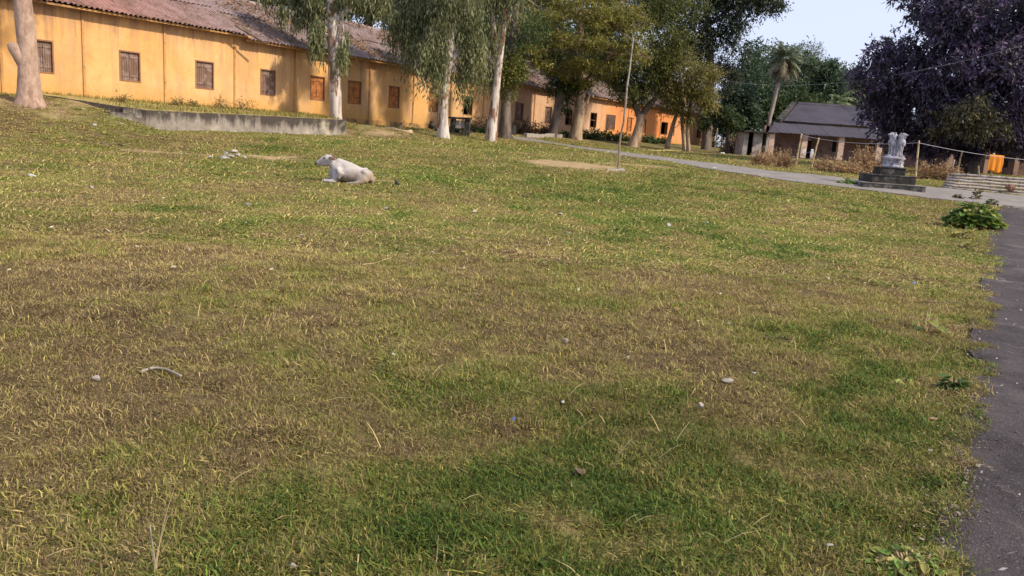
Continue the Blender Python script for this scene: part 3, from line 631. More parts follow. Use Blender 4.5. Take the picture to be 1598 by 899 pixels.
# ------------------------------------------------------------------ terrace in front of the school
terr = thing('terrace', 'low black stained cement retaining wall and earth terrace below the ochre school windows', 'terrace wall', [TL[0], TL[1], .9])
zTL, zTR = at(228, 172, 31.2)[2], at(540, 187, 40.0)[2]
A0 = np.array([TL[0], TL[1]]); B0 = np.array([TR[0], TR[1]]); dAB = (B0-A0)/np.linalg.norm(B0-A0); nAB = np.array([dAB[1], -dAB[0]])
C0 = W(tTL-2.9, .12, 0)[:2]; 
mb = MB(); n = 14
def wallrun(a, b, za, zb, th=.28, n=14, zbot=.3, seed=1, cap=.0):
    mb_ = MB(); d = (b-a)/np.linalg.norm(b-a); q = np.array([d[1], -d[0]]); rr = random.Random(seed)
    prev = None
    for i in range(n+1):
        p = a+(b-a)*i/n; z_ = za+(zb-za)*i/n+rr.uniform(-.012, .012)
        ring = [np.array([*(p), zbot]), np.array([*(p), z_]), np.array([*(p-q*th), z_+rr.uniform(-.01, .01)]), np.array([*(p-q*th), zbot])]
        if prev is not None: mb_.add(prev+ring, [(0, 4, 5, 1), (1, 5, 6, 2), (2, 6, 7, 3)])
        else: mb_.add(ring, [(0, 1, 2, 3)])
        prev = ring
    mb_.add(prev, [(3, 2, 1, 0)]); return mb_
wallrun(A0, B0, zTL, zTR, n=18).build('front_wall', M['cement'], terr)
wallrun(C0, A0-dAB*.03, 2.03, zTL-.01, n=8, seed=2).build('side_wall', M['cement'], terr, label='dark stained oblique end of the terrace wall')
E0 = W(tTR+.05, .12, 0)[:2]; wallrun(B0+dAB*.003, E0, zTR-.012, zTR+.02, n=5, seed=4).build('side_wall', M['cement'], terr)
# terrace earth
mb = MB(); nI, nJ = 40, 8; vs = []
for i in range(nI+1):
    u_ = i/nI; t_ = tTL-2.6+(tTR-.05-(tTL-2.6))*u_
    # front limit
    if t_ < tTL: k = (t_-(tTL-2.9))/2.9; sf = .12+(sTL-.12)*k; zf = 2.03+(zTL-2.03)*k
    else: k = (t_-tTL)/(tTR-tTL); sf = sTL+(sTR-sTL)*k; zf = zTL+(zTR-zTL)*k
    for j in range(nJ+1):
        s_ = .0+(sf-.15)*(j/nJ); p = W(t_, s_, 0); kk = j/nJ
        z_ = 2.03*(1-kk)+(zf-.03)*kk+.06*math.sin(math.pi*kk)+(float(fbm(np.array(t_*1.5), np.array(s_*1.5), 3))-.5)*.10*math.sin(math.pi*min(1, kk+.2))
        vs.append((p[0], p[1], z_))
mb.add(vs, [(i*(nJ+1)+j, i*(nJ+1)+j+1, (i+1)*(nJ+1)+j+1, (i+1)*(nJ+1)+j) for i in range(nI) for j in range(nJ)])
mb.build('earth_fill', simple('grassy_earth', (.26, .20, .07), (.36, .27, .11), 3, (.20, .20, .06), 2, bump=.8, bd=.04), terr, smooth=True)
rg = np.random.default_rng(12); n = 5200; tt = rg.uniform(tTL-2.3, tTR, n); sf = np.where(tt < tTL, .12+(sTL-.12)*(tt-(tTL-2.9))/2.9, sTL); ss = rg.uniform(0, 1, n)*(sf-.2); kk = ss/np.maximum(sf, .1)
zz = 2.03*(1-kk)+(zTL+(zTR-zTL)*np.clip((tt-tTL)/(tTR-tTL), 0, 1))*kk
b0 = P0+D*tt[:, None]+N*ss[:, None]; b0[:, 2] = zz; ph = rg.uniform(0, 6.28, n); L = rg.uniform(.06, .2, n)
dx = np.stack([np.cos(ph)*.5, np.sin(ph)*.5, np.ones(n)], -1)*L[:, None]; sd_ = np.stack([-np.sin(ph), np.cos(ph), 0*ph], -1)*.015
V = np.stack([b0-sd_, b0+sd_, b0+dx], 1).reshape(-1, 3)
polymesh('weeds', V, 3, M['grass'], terr, col=np.repeat(np.where(rg.uniform(0, 1, (n, 1)) < .5, np.array([[.36, .28, .10]]), np.array([[.20, .22, .05]]))*rg.uniform(.5, 1.2, (n, 1)), 3, 0), kind='stuff')
# two rough steps at the oblique end
for i, (px, py, hw_, hh, Y_) in enumerate(((186, 183, 20, 9, 29.6), (200, 176, 14, 7, 30.3))):
    c0 = at(px, py, Y_); mb = MB(); mb.box(c0, D, N, (0, 0, 1), hw_*Y_/F_PX, .28, hh*Y_/F_PX*.8, .03, rnd); mb.build('step', M['cement'], terr)
    mb = MB()
# ------------------------------------------------------------------ TREES
def tri_noise(d, seed, sc=1.7):   # cheap noise on unit vectors
    return fbm((d[:, 0]+d[:, 2]*.7)*sc+10, (d[:, 1]-d[:, 2]*.6)*sc+20, seed, 3)
def twigs(clumps, seed, ntw, nl, tl, L, Wd, pal, droop=.3, tuft=.12, hang=0.0, shell=.55, cvar=.25, flat=.0):
    """clumps: (centre, (rx,ry,rz)); leaves are set along twigs that fill the outer shell of every clump"""
    rg = np.random.default_rng(seed); Vs = []; Cs = []; pal = np.array(pal)
    A_ = np.array([(r[0]*r[1]+r[0]*r[2]+r[1]*r[2]) for c, r in clumps]); A_ = A_/A_.sum()
    for (c, r), a in zip(clumps, A_):
        n = max(12, int(ntw*a)); r = np.array(r); c = np.array(c)
        d = rg.normal(0, 1, (n, 3)); d /= np.linalg.norm(d, axis=1)[:, None]
        rad = (rg.uniform(shell**2, 1, n)**.5)*(.62+.62*tri_noise(d*1.0, seed+int(abs(c[0]*7))))
        o_ = c+d*r*rad[:, None]
        td = d*.7+rg.normal(0, .55, (n, 3)); td[:, 2] -= droop; td[:, 2] *= (1-flat); td /= np.linalg.norm(td, axis=1)[:, None]
        if hang: td = td*(1-hang)+np.array([0, 0, -1])*hang; td /= np.linalg.norm(td, axis=1)[:, None]
        tone = rg.uniform(-1, 1)*.5; ci = rg.uniform(0, 1, n)*.7+.3*(tone+.5); tlen = tl*rg.uniform(.5, 1.4, n)
        cpal = np.stack([np.interp(ci, np.linspace(0, 1, len(pal)), pal[:, k]) for k in range(3)], -1)*rg.uniform(1-cvar, 1+cvar, (n, 1))
        k = np.linspace(0, 1, nl)[None, :, None]+rg.uniform(-.08, .08, (n, nl, 1))
        sag = np.zeros((n, nl, 3)); sag[:, :, 2] = -(k[..., 0]**2)*tlen[:, None]*.35*(droop+hang)
        p = o_[:, None, :]+td[:, None, :]*k*tlen[:, None, None]+sag+rg.normal(0, tuft, (n, nl, 3))*.5*min(1, tl)
        ld = td[:, None, :]*.8+rg.normal(0, .6, (n, nl, 3)); ld[..., 2] -= droop*.6+hang*1.4; ld /= np.linalg.norm(ld, axis=-1)[..., None]
        up_ = rg.normal(0, .45 if not hang else 1, (n, nl, 3)); up_[..., 2] += 0 if hang else 1
        sd = np.cross(ld, up_); sd /= (np.linalg.norm(sd, axis=-1)[..., None]+1e-6)
        Lx = (L*rg.uniform(.6, 1.3, (n, nl)))[..., None]; Wx = (Wd*rg.uniform(.6, 1.3, (n, nl)))[..., None]
        a0 = p; tip = p+ld*Lx; mdp = p+ld*Lx*.45
        q = np.stack([a0, mdp+sd*Wx*.5, tip, mdp-sd*Wx*.5], 2)
        Vs.append(q.reshape(-1, 3)); cc_ = cpal[:, None, :]*rg.uniform(.8, 1.2, (n, nl, 1)); Cs.append(np.repeat(cc_.reshape(-1, 3), 4, 0))
    return np.concatenate(Vs), np.clip(np.concatenate(Cs), .003, .9)
NTRI = [0]
def crown(parent, clumps, seed, ntw, nl, tl, L, Wd, pal, name='crown', mat='leaf', label=None, **kw):
    V, C_ = twigs(clumps, seed, ntw, nl, tl, L, Wd, pal, **kw); NTRI[0] += len(V)//2
    return polymesh(name, V, 4, M[mat], parent, col=C_, label=label)
def clp(px, py, rx, ry, Y, dep=.8):   # clump from its place in the photo, at distance Y
    c = at(px, py, Y); k = Y/F_PX; return (c, (rx*k, max(rx, ry)*k*dep, ry*k))
def subdiv(clumps, n, seed, scale=.48):
    """break big clumps into leafy sub clumps over their surface, for an uneven outline"""
    rg = np.random.default_rng(seed); out = []
    for c, r in clumps:
        for _ in range(n):
            d = rg.normal(0, 1, 3); d /= np.linalg.norm(d); k = rg.uniform(.55, .95)
            s_ = scale*rg.uniform(.65, 1.2); out.append((np.array(c)+d*np.array(r)*k, tuple(np.array(r)*s_*np.array([1, 1, .8]))))
    return out
def curve_pts(a, b, n, sag, rr, up=0.0):
    a, b = np.array(a), np.array(b); L_ = np.linalg.norm(b-a); off1 = np.array([rr.uniform(-1, 1) for _ in range(3)])*L_*sag
    mid = (a+b)/2+off1+np.array([0, 0, up*L_])
    return [a*(1-k)**2+2*mid*k*(1-k)+b*k*k for k in np.linspace(0, 1, n)]
def limbs(parent, starts, clumps, r0, seed, mat, minor=5, name='branches', sag=.12, up=.08, kind='stuff'):
    rr = random.Random(seed); mb = MB()
    for c, r in clumps:
        s0 = min(starts, key=lambda q: np.linalg.norm(np.array(q)-c)+rr.uniform(0, 1.5)); n = 7
        pts = curve_pts(s0, c, n, sag, rr, up); mb.tube(pts, [r0*(1-.75*i/(n-1)) for i in range(n)], 6, rnd=rr)
        for _ in range(minor):
            d = np.array([rr.gauss(0, 1) for _ in range(3)]); d /= np.linalg.norm(d); e_ = np.array(c)+d*np.array(r)*.85
            st_ = pts[rr.randint(n//2, n-1)]; mb.tube(curve_pts(st_, e_, 5, sag, rr, up), [r0*.28*(1-.7*i/4) for i in range(5)], 5, rnd=rr)
    return mb.build(name, mat, parent)
def trunk(parent, pts, rad, mat, seed, flare=1.15, seg=12, rough=.12, name='trunk', dense=3):
    rr = random.Random(seed); P_ = []; Rd = []
    for i in range(len(pts)-1):
        for k in range(dense):
            u_ = k/dense; P_.append(np.array(pts[i])*(1-u_)+np.array(pts[i+1])*u_); Rd.append(rad[i]*(1-u_)+rad[i+1]*u_)
    P_.append(np.array(pts[-1])); Rd.append(rad[-1])
    P_ = [P_[0]]+[(P_[i-1]+2*P_[i]+P_[i+1])/4 for i in range(1, len(P_)-1)]+[P_[-1]]
    P_.insert(0, P_[0]-np.array([0, 0, .35])); Rd.insert(0, Rd[0]*flare); Rd[1] *= (1+flare)/2
    mb = MB(); mb.tube(P_, Rd, seg, rough=rough, rnd=rr); return mb.build(name, mat, parent, smooth=True)
def pxtrunk(base, pix, Y, wpx):
    """trunk centre line through photo places at distance Y; widths in px"""
    pts = [np.array(base)]+[at(px, py, Y) for px, py in pix]; k = Y/F_PX/2
    return pts, [w_*k for w_ in wpx]
def gbase(px, Y):
    q = ray(px, 200); x = q[0]*Y; return np.array([x, Y, float(H(x, Y))])
OLIVE = [(.085, .092, .02), (.19, .18, .036), (.34, .28, .06)]
DARKG = [(.020, .038, .012), (.042, .068, .018), (.085, .11, .03)]
MIDG = [(.035, .065, .018), (.065, .105, .028), (.11, .14, .04)]
EUC = [(.075, .09, .038), (.155, .168, .07), (.30, .28, .13)]
YELL = [(.16, .14, .03), (.26, .22, .05), (.36, .30, .08)]
PURP = [(.045, .034, .062), (.068, .064, .070), (.105, .072, .14), (.19, .135, .22)]  # violet cast of the colour wash is painted into these leaf colours
DRY = [(.20, .11, .05), (.34, .21, .10), (.48, .32, .18)]
# 1: big tan trunk at the left edge with a cut stub
b = gp(46, 162); Y = b[1]
t1 = thing('tree', 'thick tan tree trunk with one sawn off stub, in front of the leftmost shuttered window', 'tree', b)
pts, rd = pxtrunk(b, [(45, 140), (44, 105), (43, 75), (39, 40), (36, 5), (30, -50), (25, -120)], Y, [40, 33, 28.5, 27, 26, 25, 24, 21])
trunk(t1, pts, rd, M['bark_tan'], 1, 1.25, 18, .05)
mb = MB(); mb.tube([at(43, 112, Y), at(36, 96, Y-.1), at(28, 84, Y-.2), at(22, 75, Y-.25), at(20, 69, Y-.27), at(19.5, 66, Y-.27)], [.2, .22, .20, .19, .17, .08], 12, rough=.08, rnd=rnd); st = mb.build('stub', M['bark_tan'], t1, smooth=True)
cl1 = [clp(20, -170, 120, 60, Y, 1), clp(-90, -120, 90, 50, Y, 1), clp(110, -190, 90, 50, Y, 1)]
limbs(t1, [pts[-1]], cl1, .2, 2, M['bark_tan']); crown(t1, subdiv(cl1, 8, 4), 3, 900, 9, .9, .16, .05, MIDG, droop=.4)
# eucalyptus trees
def euc(base, pix, widths, Y, label, clumps, seed, extra=(), starts_i=-2, ntw=2400, tl=1.15):
    t_ = thing('eucalyptus_tree', label, 'tree', base, 'pale barked eucalyptus trees before the school')
    pts, rd = pxtrunk(base, pix, Y, widths); rd = [rd[0]*.72]+[v*.86 for v in rd[1:]]; trunk(t_, pts, rd, M['bark_euc'], seed, 1.12, 14, .07)
    for pp, ww in extra:
        p2 = [at(px, py, Y) for px, py in pp]; trunk(t_, [p2[0]]+p2[1:], [w_*Y/F_PX/2 for w_ in ww], M['bark_euc'], seed+3, 1.0, 10, .06, name='limb')
    sts = pts[len(pts)//2:]+[at(px, py, Y) for pp, _ in extra for px, py in pp[1:]]
    limbs(t_, sts, clumps, .07, seed+5, M['bark_euc'], 4)
    crown(t_, subdiv(clumps, 6, seed, .55), seed+1, ntw, 12, tl, .27, .055, EUC, droop=.5, hang=.72, tuft=.22, cvar=.3)
    return t_
Y = 40.35; b = at(525, 188.5, Y)
euc(b, [(523, 150), (521, 100), (520, 60), (518, 20), (514, -40), (508, -110)], [24, 22, 20, 20, 19, 16, 12, 8], Y, 'pale eucalyptus standing on the right end of the low black stained terrace wall',
    [clp(468, 2, 28, 18, Y), clp(500, -6, 28, 14, Y), clp(548, -8, 26, 13, Y), clp(498, 48, 10, 30, Y-.5), clp(537, 66, 7, 22, Y-.5), clp(585, -10, 28, 12, Y), clp(430, -25, 30, 16, Y), clp(505, -60, 40, 20, Y)], 21,
    extra=[([(522, 36), (534, 22), (552, 8), (570, -22)], [9, 9, 8, 6])], ntw=1300, tl=.62)
b = gp(692, 216); Y = b[1]
euc(b, [(691, 185), (693, 140), (699, 95), (704, 60), (708, 20), (712, -40), (715, -110)], [28, 19, 16, 14, 12, 11, 9, 7, 5], Y, 'leaning pale eucalyptus whose drooping leaves hang lowest over the school roof',
    [clp(655, 20, 34, 30, Y), clp(690, 35, 26, 44, Y), clp(660, 75, 26, 28, Y-1), clp(684, 88, 16, 22, Y-1), clp(640, 45, 18, 22, Y), clp(730, 15, 24, 30, Y), clp(735, 66, 16, 34, Y+1), clp(725, 100, 10, 24, Y+1), clp(690, -30, 70, 34, Y), clp(615, 10, 22, 18, Y)], 31,
    extra=[([(703, 18), (697, 0), (692, -40)], [8, 6, 5])], ntw=2600)
b = gp(766, 221); Y = b[1]
euc(b, [(768, 190), (773, 150), (777, 110), (783, 60), (788, 10), (792, -50), (795, -110)], [26, 18, 14, 13, 12, 12, 10, 8, 6], Y, 'rightmost pale eucalyptus beside the ivy covered dark trunk',
    [clp(765, 40, 18, 24, Y), clp(752, 86, 16, 16, Y), clp(760, -10, 30, 20, Y), clp(800, -20, 30, 16, Y), clp(790, -70, 50, 30, Y)], 41,
    extra=[([(778, 100), (772, 60), (768, 20), (762, -30)], [9, 9, 8, 6]), ([(786, 44), (800, 16), (815, -10)], [5, 5, 4])], ntw=1100)
# ivy covered dark trunk behind the third eucalyptus
Y = 49.0; b = gbase(789, Y)
ti = thing('ivy_clad_tree', 'dark trunk wrapped in yellow green climber just behind the rightmost eucalyptus', 'tree', b)
pts, rd = pxtrunk(b, [(789, 180), (790, 150), (792, 120), (796, 90), (802, 50), (806, 0)], Y, [20, 16, 14, 13, 12, 11, 10, 8]); trunk(ti, pts, rd, M['bark_dark'], 51)
cli = [clp(790, 112, 22, 16, Y-.3), clp(775, 120, 14, 12, Y-.3), clp(800, 96, 18, 12, Y-.3), clp(791, 138, 10, 14, Y), clp(812, 112, 12, 10, Y)]
crown(ti, cli, 52, 900, 8, .45, .13, .08, [(.07, .085, .02), (.14, .15, .03), (.24, .21, .045)], droop=.5)
limbs(ti, pts[-4:], [clp(830, 60, 20, 10, Y), clp(760, 30, 20, 10, Y)], .06, 5, M['bark_dark'])
crown(ti, [clp(835, 40, 26, 20, Y), clp(765, -10, 30, 20, Y), clp(800, 70, 20, 14, Y)], 53, 600, 9, .6, .16, .06, MIDG)
# dark leaning trunk
Y = 57.0; b = gbase(862, Y)
td = thing('tree', 'dark leaning trunk clad in climber left of the buff barked feathery tree', 'tree', b)
pts, rd = pxtrunk(b, [(866, 190), (872, 160), (880, 130), (886, 100), (895, 60)], Y, [15, 13, 12, 11, 10, 8, 7]); trunk(td, pts, rd, M['bark_dark'], 61)
cld = [clp(880, 150, 10, 22, Y), clp(868, 128, 26, 14, Y), clp(890, 118, 24, 16, Y), clp(860, 110, 20, 10, Y)]
crown(td, subdiv(cld, 4, 6, .6), 62, 900, 9, .6, .16, .08, DARKG); limbs(td, pts[-3:], cld, .07, 6, M['bark_dark'])
# buff barked feathery tree (big spreading olive canopy)
Y = 58.0; b = gbase(899, Y)
tf = thing('feathery_tree', 'spreading feathery olive tree with buff trunk and bare twisting lower branches', 'tree', b)
pts, rd = pxtrunk(b, [(901, 195), (905, 165), (906, 135), (904, 105), (907, 70), (905, 30)], Y, [21, 17, 15.5, 13, 11, 9, 7, 5]); trunk(tf, pts, rd, M['bark_buff'], 71, 1.15)
mb = MB(); rr = random.Random(4); mb.tube([at(905, 168, Y), at(914, 160, Y), at(919, 148, Y-.2)], [.3, .2, .12], 8); mb.build('stub', M['bark_buff'], tf)
clf = [clp(905, 18, 70, 16, Y-3), clp(850, 30, 40, 14, Y-4), clp(960, 40, 42, 14, Y-4), clp(875, 62, 40, 9, Y-5), clp(930, 70, 44, 10, Y-5), clp(985, 62, 18, 16, Y-5), clp(830, 78, 24, 8, Y-5), clp(905, 96, 34, 8, Y-4), clp(945, 110, 26, 12, Y-2), clp(880, 110, 26, 8, Y-3), clp(960, 14, 40, 14, Y-3), clp(830, -5, 40, 12, Y-2), clp(840, 98, 16, 6, Y-5), clp(920, 128, 18, 9, Y-2), clp(900, -30, 90, 20, Y)]
clf += [clp(985, 30, 34, 16, Y-3), clp(1000, 85, 24, 12, Y-3), clp(800, 40, 30, 14, Y-3), clp(815, 10, 34, 14, Y-3)]
limbs(tf, pts[-5:], clf, .13, 8, M['bark_tan'], 12, sag=.16, up=.03)
crown(tf, subdiv(clf, 7, 17, .40), 72, 4300, 11, .7, .19, .08, OLIVE, droop=.15, flat=.5, tuft=.16, cvar=.3)
# forked dark tree
Y = 60.5; b = gbase(990, Y)
tk = thing('forked_tree', 'forked trunk with dense dark green crown behind the thin flagpole', 'tree', b)
pts, rd = pxtrunk(b, [(995, 205), (999, 190), (1000, 178)], Y, [19, 14, 13, 14, 13]); trunk(tk, pts, rd, M['bark_buff'], 81, 1.2)
for pp, ww in (([(998, 184), (990, 160), (984, 140), (980, 100)], [10, 9, 8, 5]), ([(1000, 182), (1012, 165), (1026, 150), (1040, 130)], [10, 9, 7, 5])):
    p2 = [at(px, py, Y) for px, py in pp]; trunk(tk, p2, [w_*Y/F_PX/2 for w_ in ww], M['bark_dark'], 83, 1, 10, .06, name='limb')
clk = [clp(990, 90, 50, 40, Y+1), clp(1010, 30, 55, 45, Y+2), clp(1040, 85, 45, 40, Y+1), clp(960, 120, 26, 24, Y+1), clp(985, 140, 24, 18, Y), clp(1010, 135, 36, 22, Y), clp(1050, -10, 50, 30, Y+3), clp(975, -10, 50, 24, Y+3), clp(950, 90, 22, 30, Y+2)]
crown(tk, subdiv(clk, 9, 19, .5), 82, 4800, 10, .8, .22, .08, [(.04, .055, .015), (.09, .105, .024), (.20, .19, .045)], droop=.35, cvar=.3)
limbs(tk, [at(980, 100, Y), at(1036, 134, Y)], clk, .1, 9, M['bark_dark'], 4)
# thin leaning stems with a yellow-olive crown
Y = 62.0; b = gbase(1040, Y)
tl_ = thing('small_tree', 'small bushy tree with thin leaning stem and sunlit yellow olive crown', 'tree', b)
for k, (pp, ww) in enumerate((([(1042, 225), (1052, 190), (1060, 165), (1058, 130)], [7, 6, 5, 4]), ([(1068, 233), (1066, 205), (1063, 180), (1070, 140)], [6, 6, 5, 4]), ([(1074, 232), (1073, 200), (1076, 170), (1085, 130)], [6, 5, 5, 3]))):
    p2 = [at(px, py, Y-.4*k) for px, py in pp]; trunk(tl_, p2, [w_*Y/F_PX/2 for w_ in ww], M['bark_buff'], 91+k, 1.2, 10, .06)
cll = [clp(1070, 110, 45, 26, Y-1), clp(1040, 130, 34, 24, Y-1.5), clp(1098, 132, 30, 24, Y-1), clp(1075, 150, 36, 18, Y-2), clp(1060, 88, 34, 16, Y), clp(1105, 155, 20, 14, Y-1), clp(1045, 160, 20, 12, Y-1), clp(1020, 110, 24, 18, Y), clp(1075, 178, 16, 10, Y-1)]
crown(tl_, subdiv(cll, 8, 23, .45), 92, 3600, 11, .65, .17, .07, [(.10, .10, .026), (.20, .175, .045), (.34, .27, .08)], droop=.35, cvar=.3); limbs(tl_, [at(1060, 150, Y), at(1080, 150, Y)], cll, .07, 10, M['bark_buff'], 4)
# tall dark tree behind
Y = 74.0; b = gbase(1105, Y)
tt_ = thing('tall_tree', 'tallest dark broad leaved tree reaching out against the pale sky', 'tree', b)
pts, rd = pxtrunk(b, [(1106, 160), (1108, 100), (1105, 40), (1100, -20)], Y, [16, 13, 12, 10, 8, 6]); trunk(tt_, pts, rd, M['bark_dark'], 101)
clt = [clp(1105, 40, 50, 40, Y), clp(1150, 20, 34, 26, Y-1), clp(1185, 2, 30, 14, Y-1), clp(1145, 70, 22, 24, Y), clp(1120, 100, 28, 28, Y), clp(1080, -10, 60, 24, Y), clp(1140, -22, 60, 18, Y), clp(1212, 4, 12, 7, Y-1), clp(1140, 120, 16, 18, Y), clp(1085, 70, 30, 30, Y), clp(1060, 20, 30, 30, Y)]
crown(tt_, subdiv(clt, 8, 29, .45), 102, 4200, 9, .9, .26, .12, [(.022, .030, .018), (.042, .056, .028), (.11, .12, .07)], droop=.4, cvar=.35); limbs(tt_, pts[-3:], clt, .13, 11, M['bark_dark'], 4)
# small dark tree by the end of the school
Y = 68.0; b = gbase(1137, Y)
ts_ = thing('small_tree', 'small dark leaved tree at the far right end of the school', 'tree', b)
pts, rd = pxtrunk(b, [(1136, 215), (1138, 195), (1140, 180)], Y, [6, 5, 5, 4, 3]); trunk(ts_, pts, rd, M['bark_dark'], 111)
cls = [clp(1130, 185, 24, 9, Y), clp(1112, 178, 16, 9, Y), clp(1150, 192, 14, 6, Y), clp(1130, 170, 18, 9, Y), clp(1102, 192, 10, 6, Y)]
crown(ts_, subdiv(cls, 5, 30, .5), 112, 700, 9, .5, .2, .1, DARKG, droop=.4); limbs(ts_, pts[-2:], cls, .05, 12, M['bark_dark'], 3)
# trees behind the school roof
def back_tree(px, py, rx, ry, Y, label, seed, pal=DARKG, ntw=1500, L=.3, Wd=.13, group='dark trees rising behind the school roof', tl=1.1, sub=12, sc=.45, trunkpx=14, clumps=None, cat='tree', **kw):
    b_ = gbase(px, Y); t_ = thing('background_tree', label, 'tree', b_, group)
    cl_ = clumps or [clp(px, py, rx*.8, ry*.8, Y, 1), clp(px-rx*.5, py+ry*.35, rx*.5, ry*.5, Y, 1), clp(px+rx*.5, py+ry*.3, rx*.5, ry*.5, Y, 1), clp(px+rx*.1, py-ry*.5, rx*.55, ry*.5, Y, 1)]
    p_, r_ = pxtrunk(b_, [(px+2, (py+b_proj(b_))/2), (px, py)], Y, [trunkpx*1.2, trunkpx, trunkpx*.7, trunkpx*.4]); trunk(t_, p_, r_[:len(p_)], M['bark_dark'], seed)
    crown(t_, subdiv(cl_, sub, seed, sc), seed+1, ntw, 8, tl, L, Wd, pal, droop=.3, cvar=.35, **kw); limbs(t_, p_[-2:], cl_, .14, seed+2, M['bark_dark'], 3)
    return t_
def b_proj(b_): return proj(b_)[1]
back_tree(420, -35, 60, 36, 62, 'dark tree crown low over the ridge above the left windows', 200)
back_tree(505, -8, 50, 38, 64, 'dark tree crown behind the eucalyptus on the terrace wall', 210)
back_tree(575, -10, 34, 34, 66, 'dark tree crown behind the ridge left of the pale sky gap', 220)
back_tree(655, 20, 52, 52, 66, 'dark broad tree crown behind the ridge right of the pale sky gap', 230, ntw=2400)
back_tree(730, 60, 46, 62, 68, 'dark tree crown behind the two leaning eucalyptus trunks', 240, ntw=2400)
back_tree(800, 50, 44, 70, 70, 'dark tree crown with hanging stems left of the feathery olive tree', 250, ntw=2400)
back_tree(865, 60, 44, 70, 72, 'dark tree crown directly behind the feathery olive tree', 260, ntw=2200)
back_tree(935, 60, 46, 80, 76, 'dark tree crown between the feathery tree and the forked tree', 270, ntw=2200)
# wood on the right behind the small house
BG = [(.035, .065, .035), (.065, .105, .055), (.10, .14, .08)]
G2 = 'hazy green trees behind the small house'
back_tree(1170, 130, 40, 60, 92, 'mid green tree behind the small tree at the end of the school', 300, BG, 1900, group=G2, L=.36, Wd=.18)
back_tree(1205, 150, 40, 70, 96, 'bushy green tree just left of the tall palm', 310, BG, 1900, group=G2, L=.36, Wd=.18)
back_tree(1252, 110, 30, 56, 100, 'feathery bamboo like tree topping out right behind the palm head', 320, [(.06, .09, .045), (.10, .14, .07), (.15, .18, .10)], 1900, group=G2, L=.4, Wd=.12, droop=.5) if False else None
back_tree(1250, 120, 30, 56, 100, 'feathery light green tree topping out right behind the palm head', 320, [(.06, .09, .045), (.10, .14, .07), (.15, .18, .10)], 1700, group=G2, L=.4, Wd=.12)
back_tree(1285, 130, 32, 36, 98, 'layered green tree above the ridge of the small house', 330, BG, 1500, group=G2, L=.36, Wd=.18, sc=.35)
back_tree(1318, 135, 26, 34, 104, 'paler green tree between the layered tree and the big purple tree', 340, [(.07, .09, .06), (.10, .13, .08), (.14, .17, .11)], 1300, group=G2, L=.36, Wd=.18)
back_tree(1148, 170, 30, 44, 84, 'dark leafy tree filling the gap between the tall tree and the hazy wood', 345, BG, 1500, group=G2, L=.36, Wd=.2)
back_tree(1345, 150, 30, 34, 110, 'dim tree mostly hidden behind the big purple tree', 350, BG, 900, group=G2, L=.4, Wd=.2)
back_tree(1240, 175, 60, 24, 88, 'low dark thicket tree around the palm foot', 360, DARKG, 1400, group=G2, L=.36, Wd=.18)
# palms
def frond(p0, d, L_, w_, rr, n=16, droop=1.2, mb=None, V=None, C_=None, col=(.1, .12, .05)):
    p = np.array(p0); d = np.array(d)/np.linalg.norm(d); pts = []
    for i in range(n):
        pts.append(p.copy()); p = p+d*L_/n; d = d+np.array([0, 0, -droop/n]); d /= np.linalg.norm(d)
    for i in range(2, n):
        q = pts[i]; dd_ = pts[i]-pts[i-1]; dd_ = dd_/np.linalg.norm(dd_); sd = np.cross(dd_, [0, 0, 1]); sd /= np.linalg.norm(sd)+1e-6; l = w_*math.sin(math.pi*min(1, (i+1)/n*.9+.1))**.6
        for s_ in (-1, 1):
            for h_ in (0, .5):
                a = q+dd_*L_/n*h_; tip = a+(sd*s_*.75+dd_*.55+np.array([0, 0, -.35+rr.uniform(-.2, .2)]))*l
                V += [a-dd_*.05, a+dd_*.05, tip+dd_*.015, tip-dd_*.015]; cc_ = np.array(col)*rr.uniform(.6, 1.35); C_ += [cc_]*4
    return pts
Y = 82.0; b = gbase(1197, Y)
pm = thing('palm_tree', 'tall date palm with leaning bare trunk left of the small house roof', 'palm', b)
pts, rd = pxtrunk(b, [(1199, 190), (1205, 170), (1212, 140), (1217, 118), (1222, 98)], Y, [9, 7, 6, 6, 6, 6, 7]); trunk(pm, pts, rd, M['bark_grey'], 120, 1.2, 10, .1)
rr = random.Random(5); top = at(1224, 92, Y); mbp = MB()
for k in range(78):
    a_ = rr.uniform(0, 6.28); el = rr.uniform(-1.1, 1.35); d_ = np.array([math.cos(a_)*math.cos(el), math.sin(a_)*math.cos(el), math.sin(el)])
    Vf, Cf = [], []; frond(top, d_, rr.uniform(2.0, 2.9), .5, rr, 12, 1.4, V=Vf, C_=Cf, col=(.16, .19, .11) if el > -.3 else (.20, .17, .11))
    polymesh('frond', np.array(Vf), 4, M['leaf'], pm, col=np.array(Cf))
Y = 92.0; b = gbase(1308, Y); pc = thing('coconut_palm', 'pale feathery coconut palm crown peeping over the right part of the small house ridge', 'palm', b)
pts, rd = pxtrunk(b, [(1308, 200), (1306, 165)], Y, [8, 7, 6, 6]); trunk(pc, pts, rd[:3], M['bark_grey'], 121)
top = at(1306, 162, Y)
for k in range(26):
    a_ = rr.uniform(0, 6.28); el = rr.uniform(-.2, 1.2); d_ = np.array([math.cos(a_)*math.cos(el), math.sin(a_)*math.cos(el), math.sin(el)])
    Vf, Cf = [], []; frond(top, d_, rr.uniform(2.2, 3.2), .55, rr, 14, 1.6, V=Vf, C_=Cf, col=(.20, .25, .13)); polymesh('frond', np.array(Vf), 4, M['leaf'], pc, col=np.array(Cf))
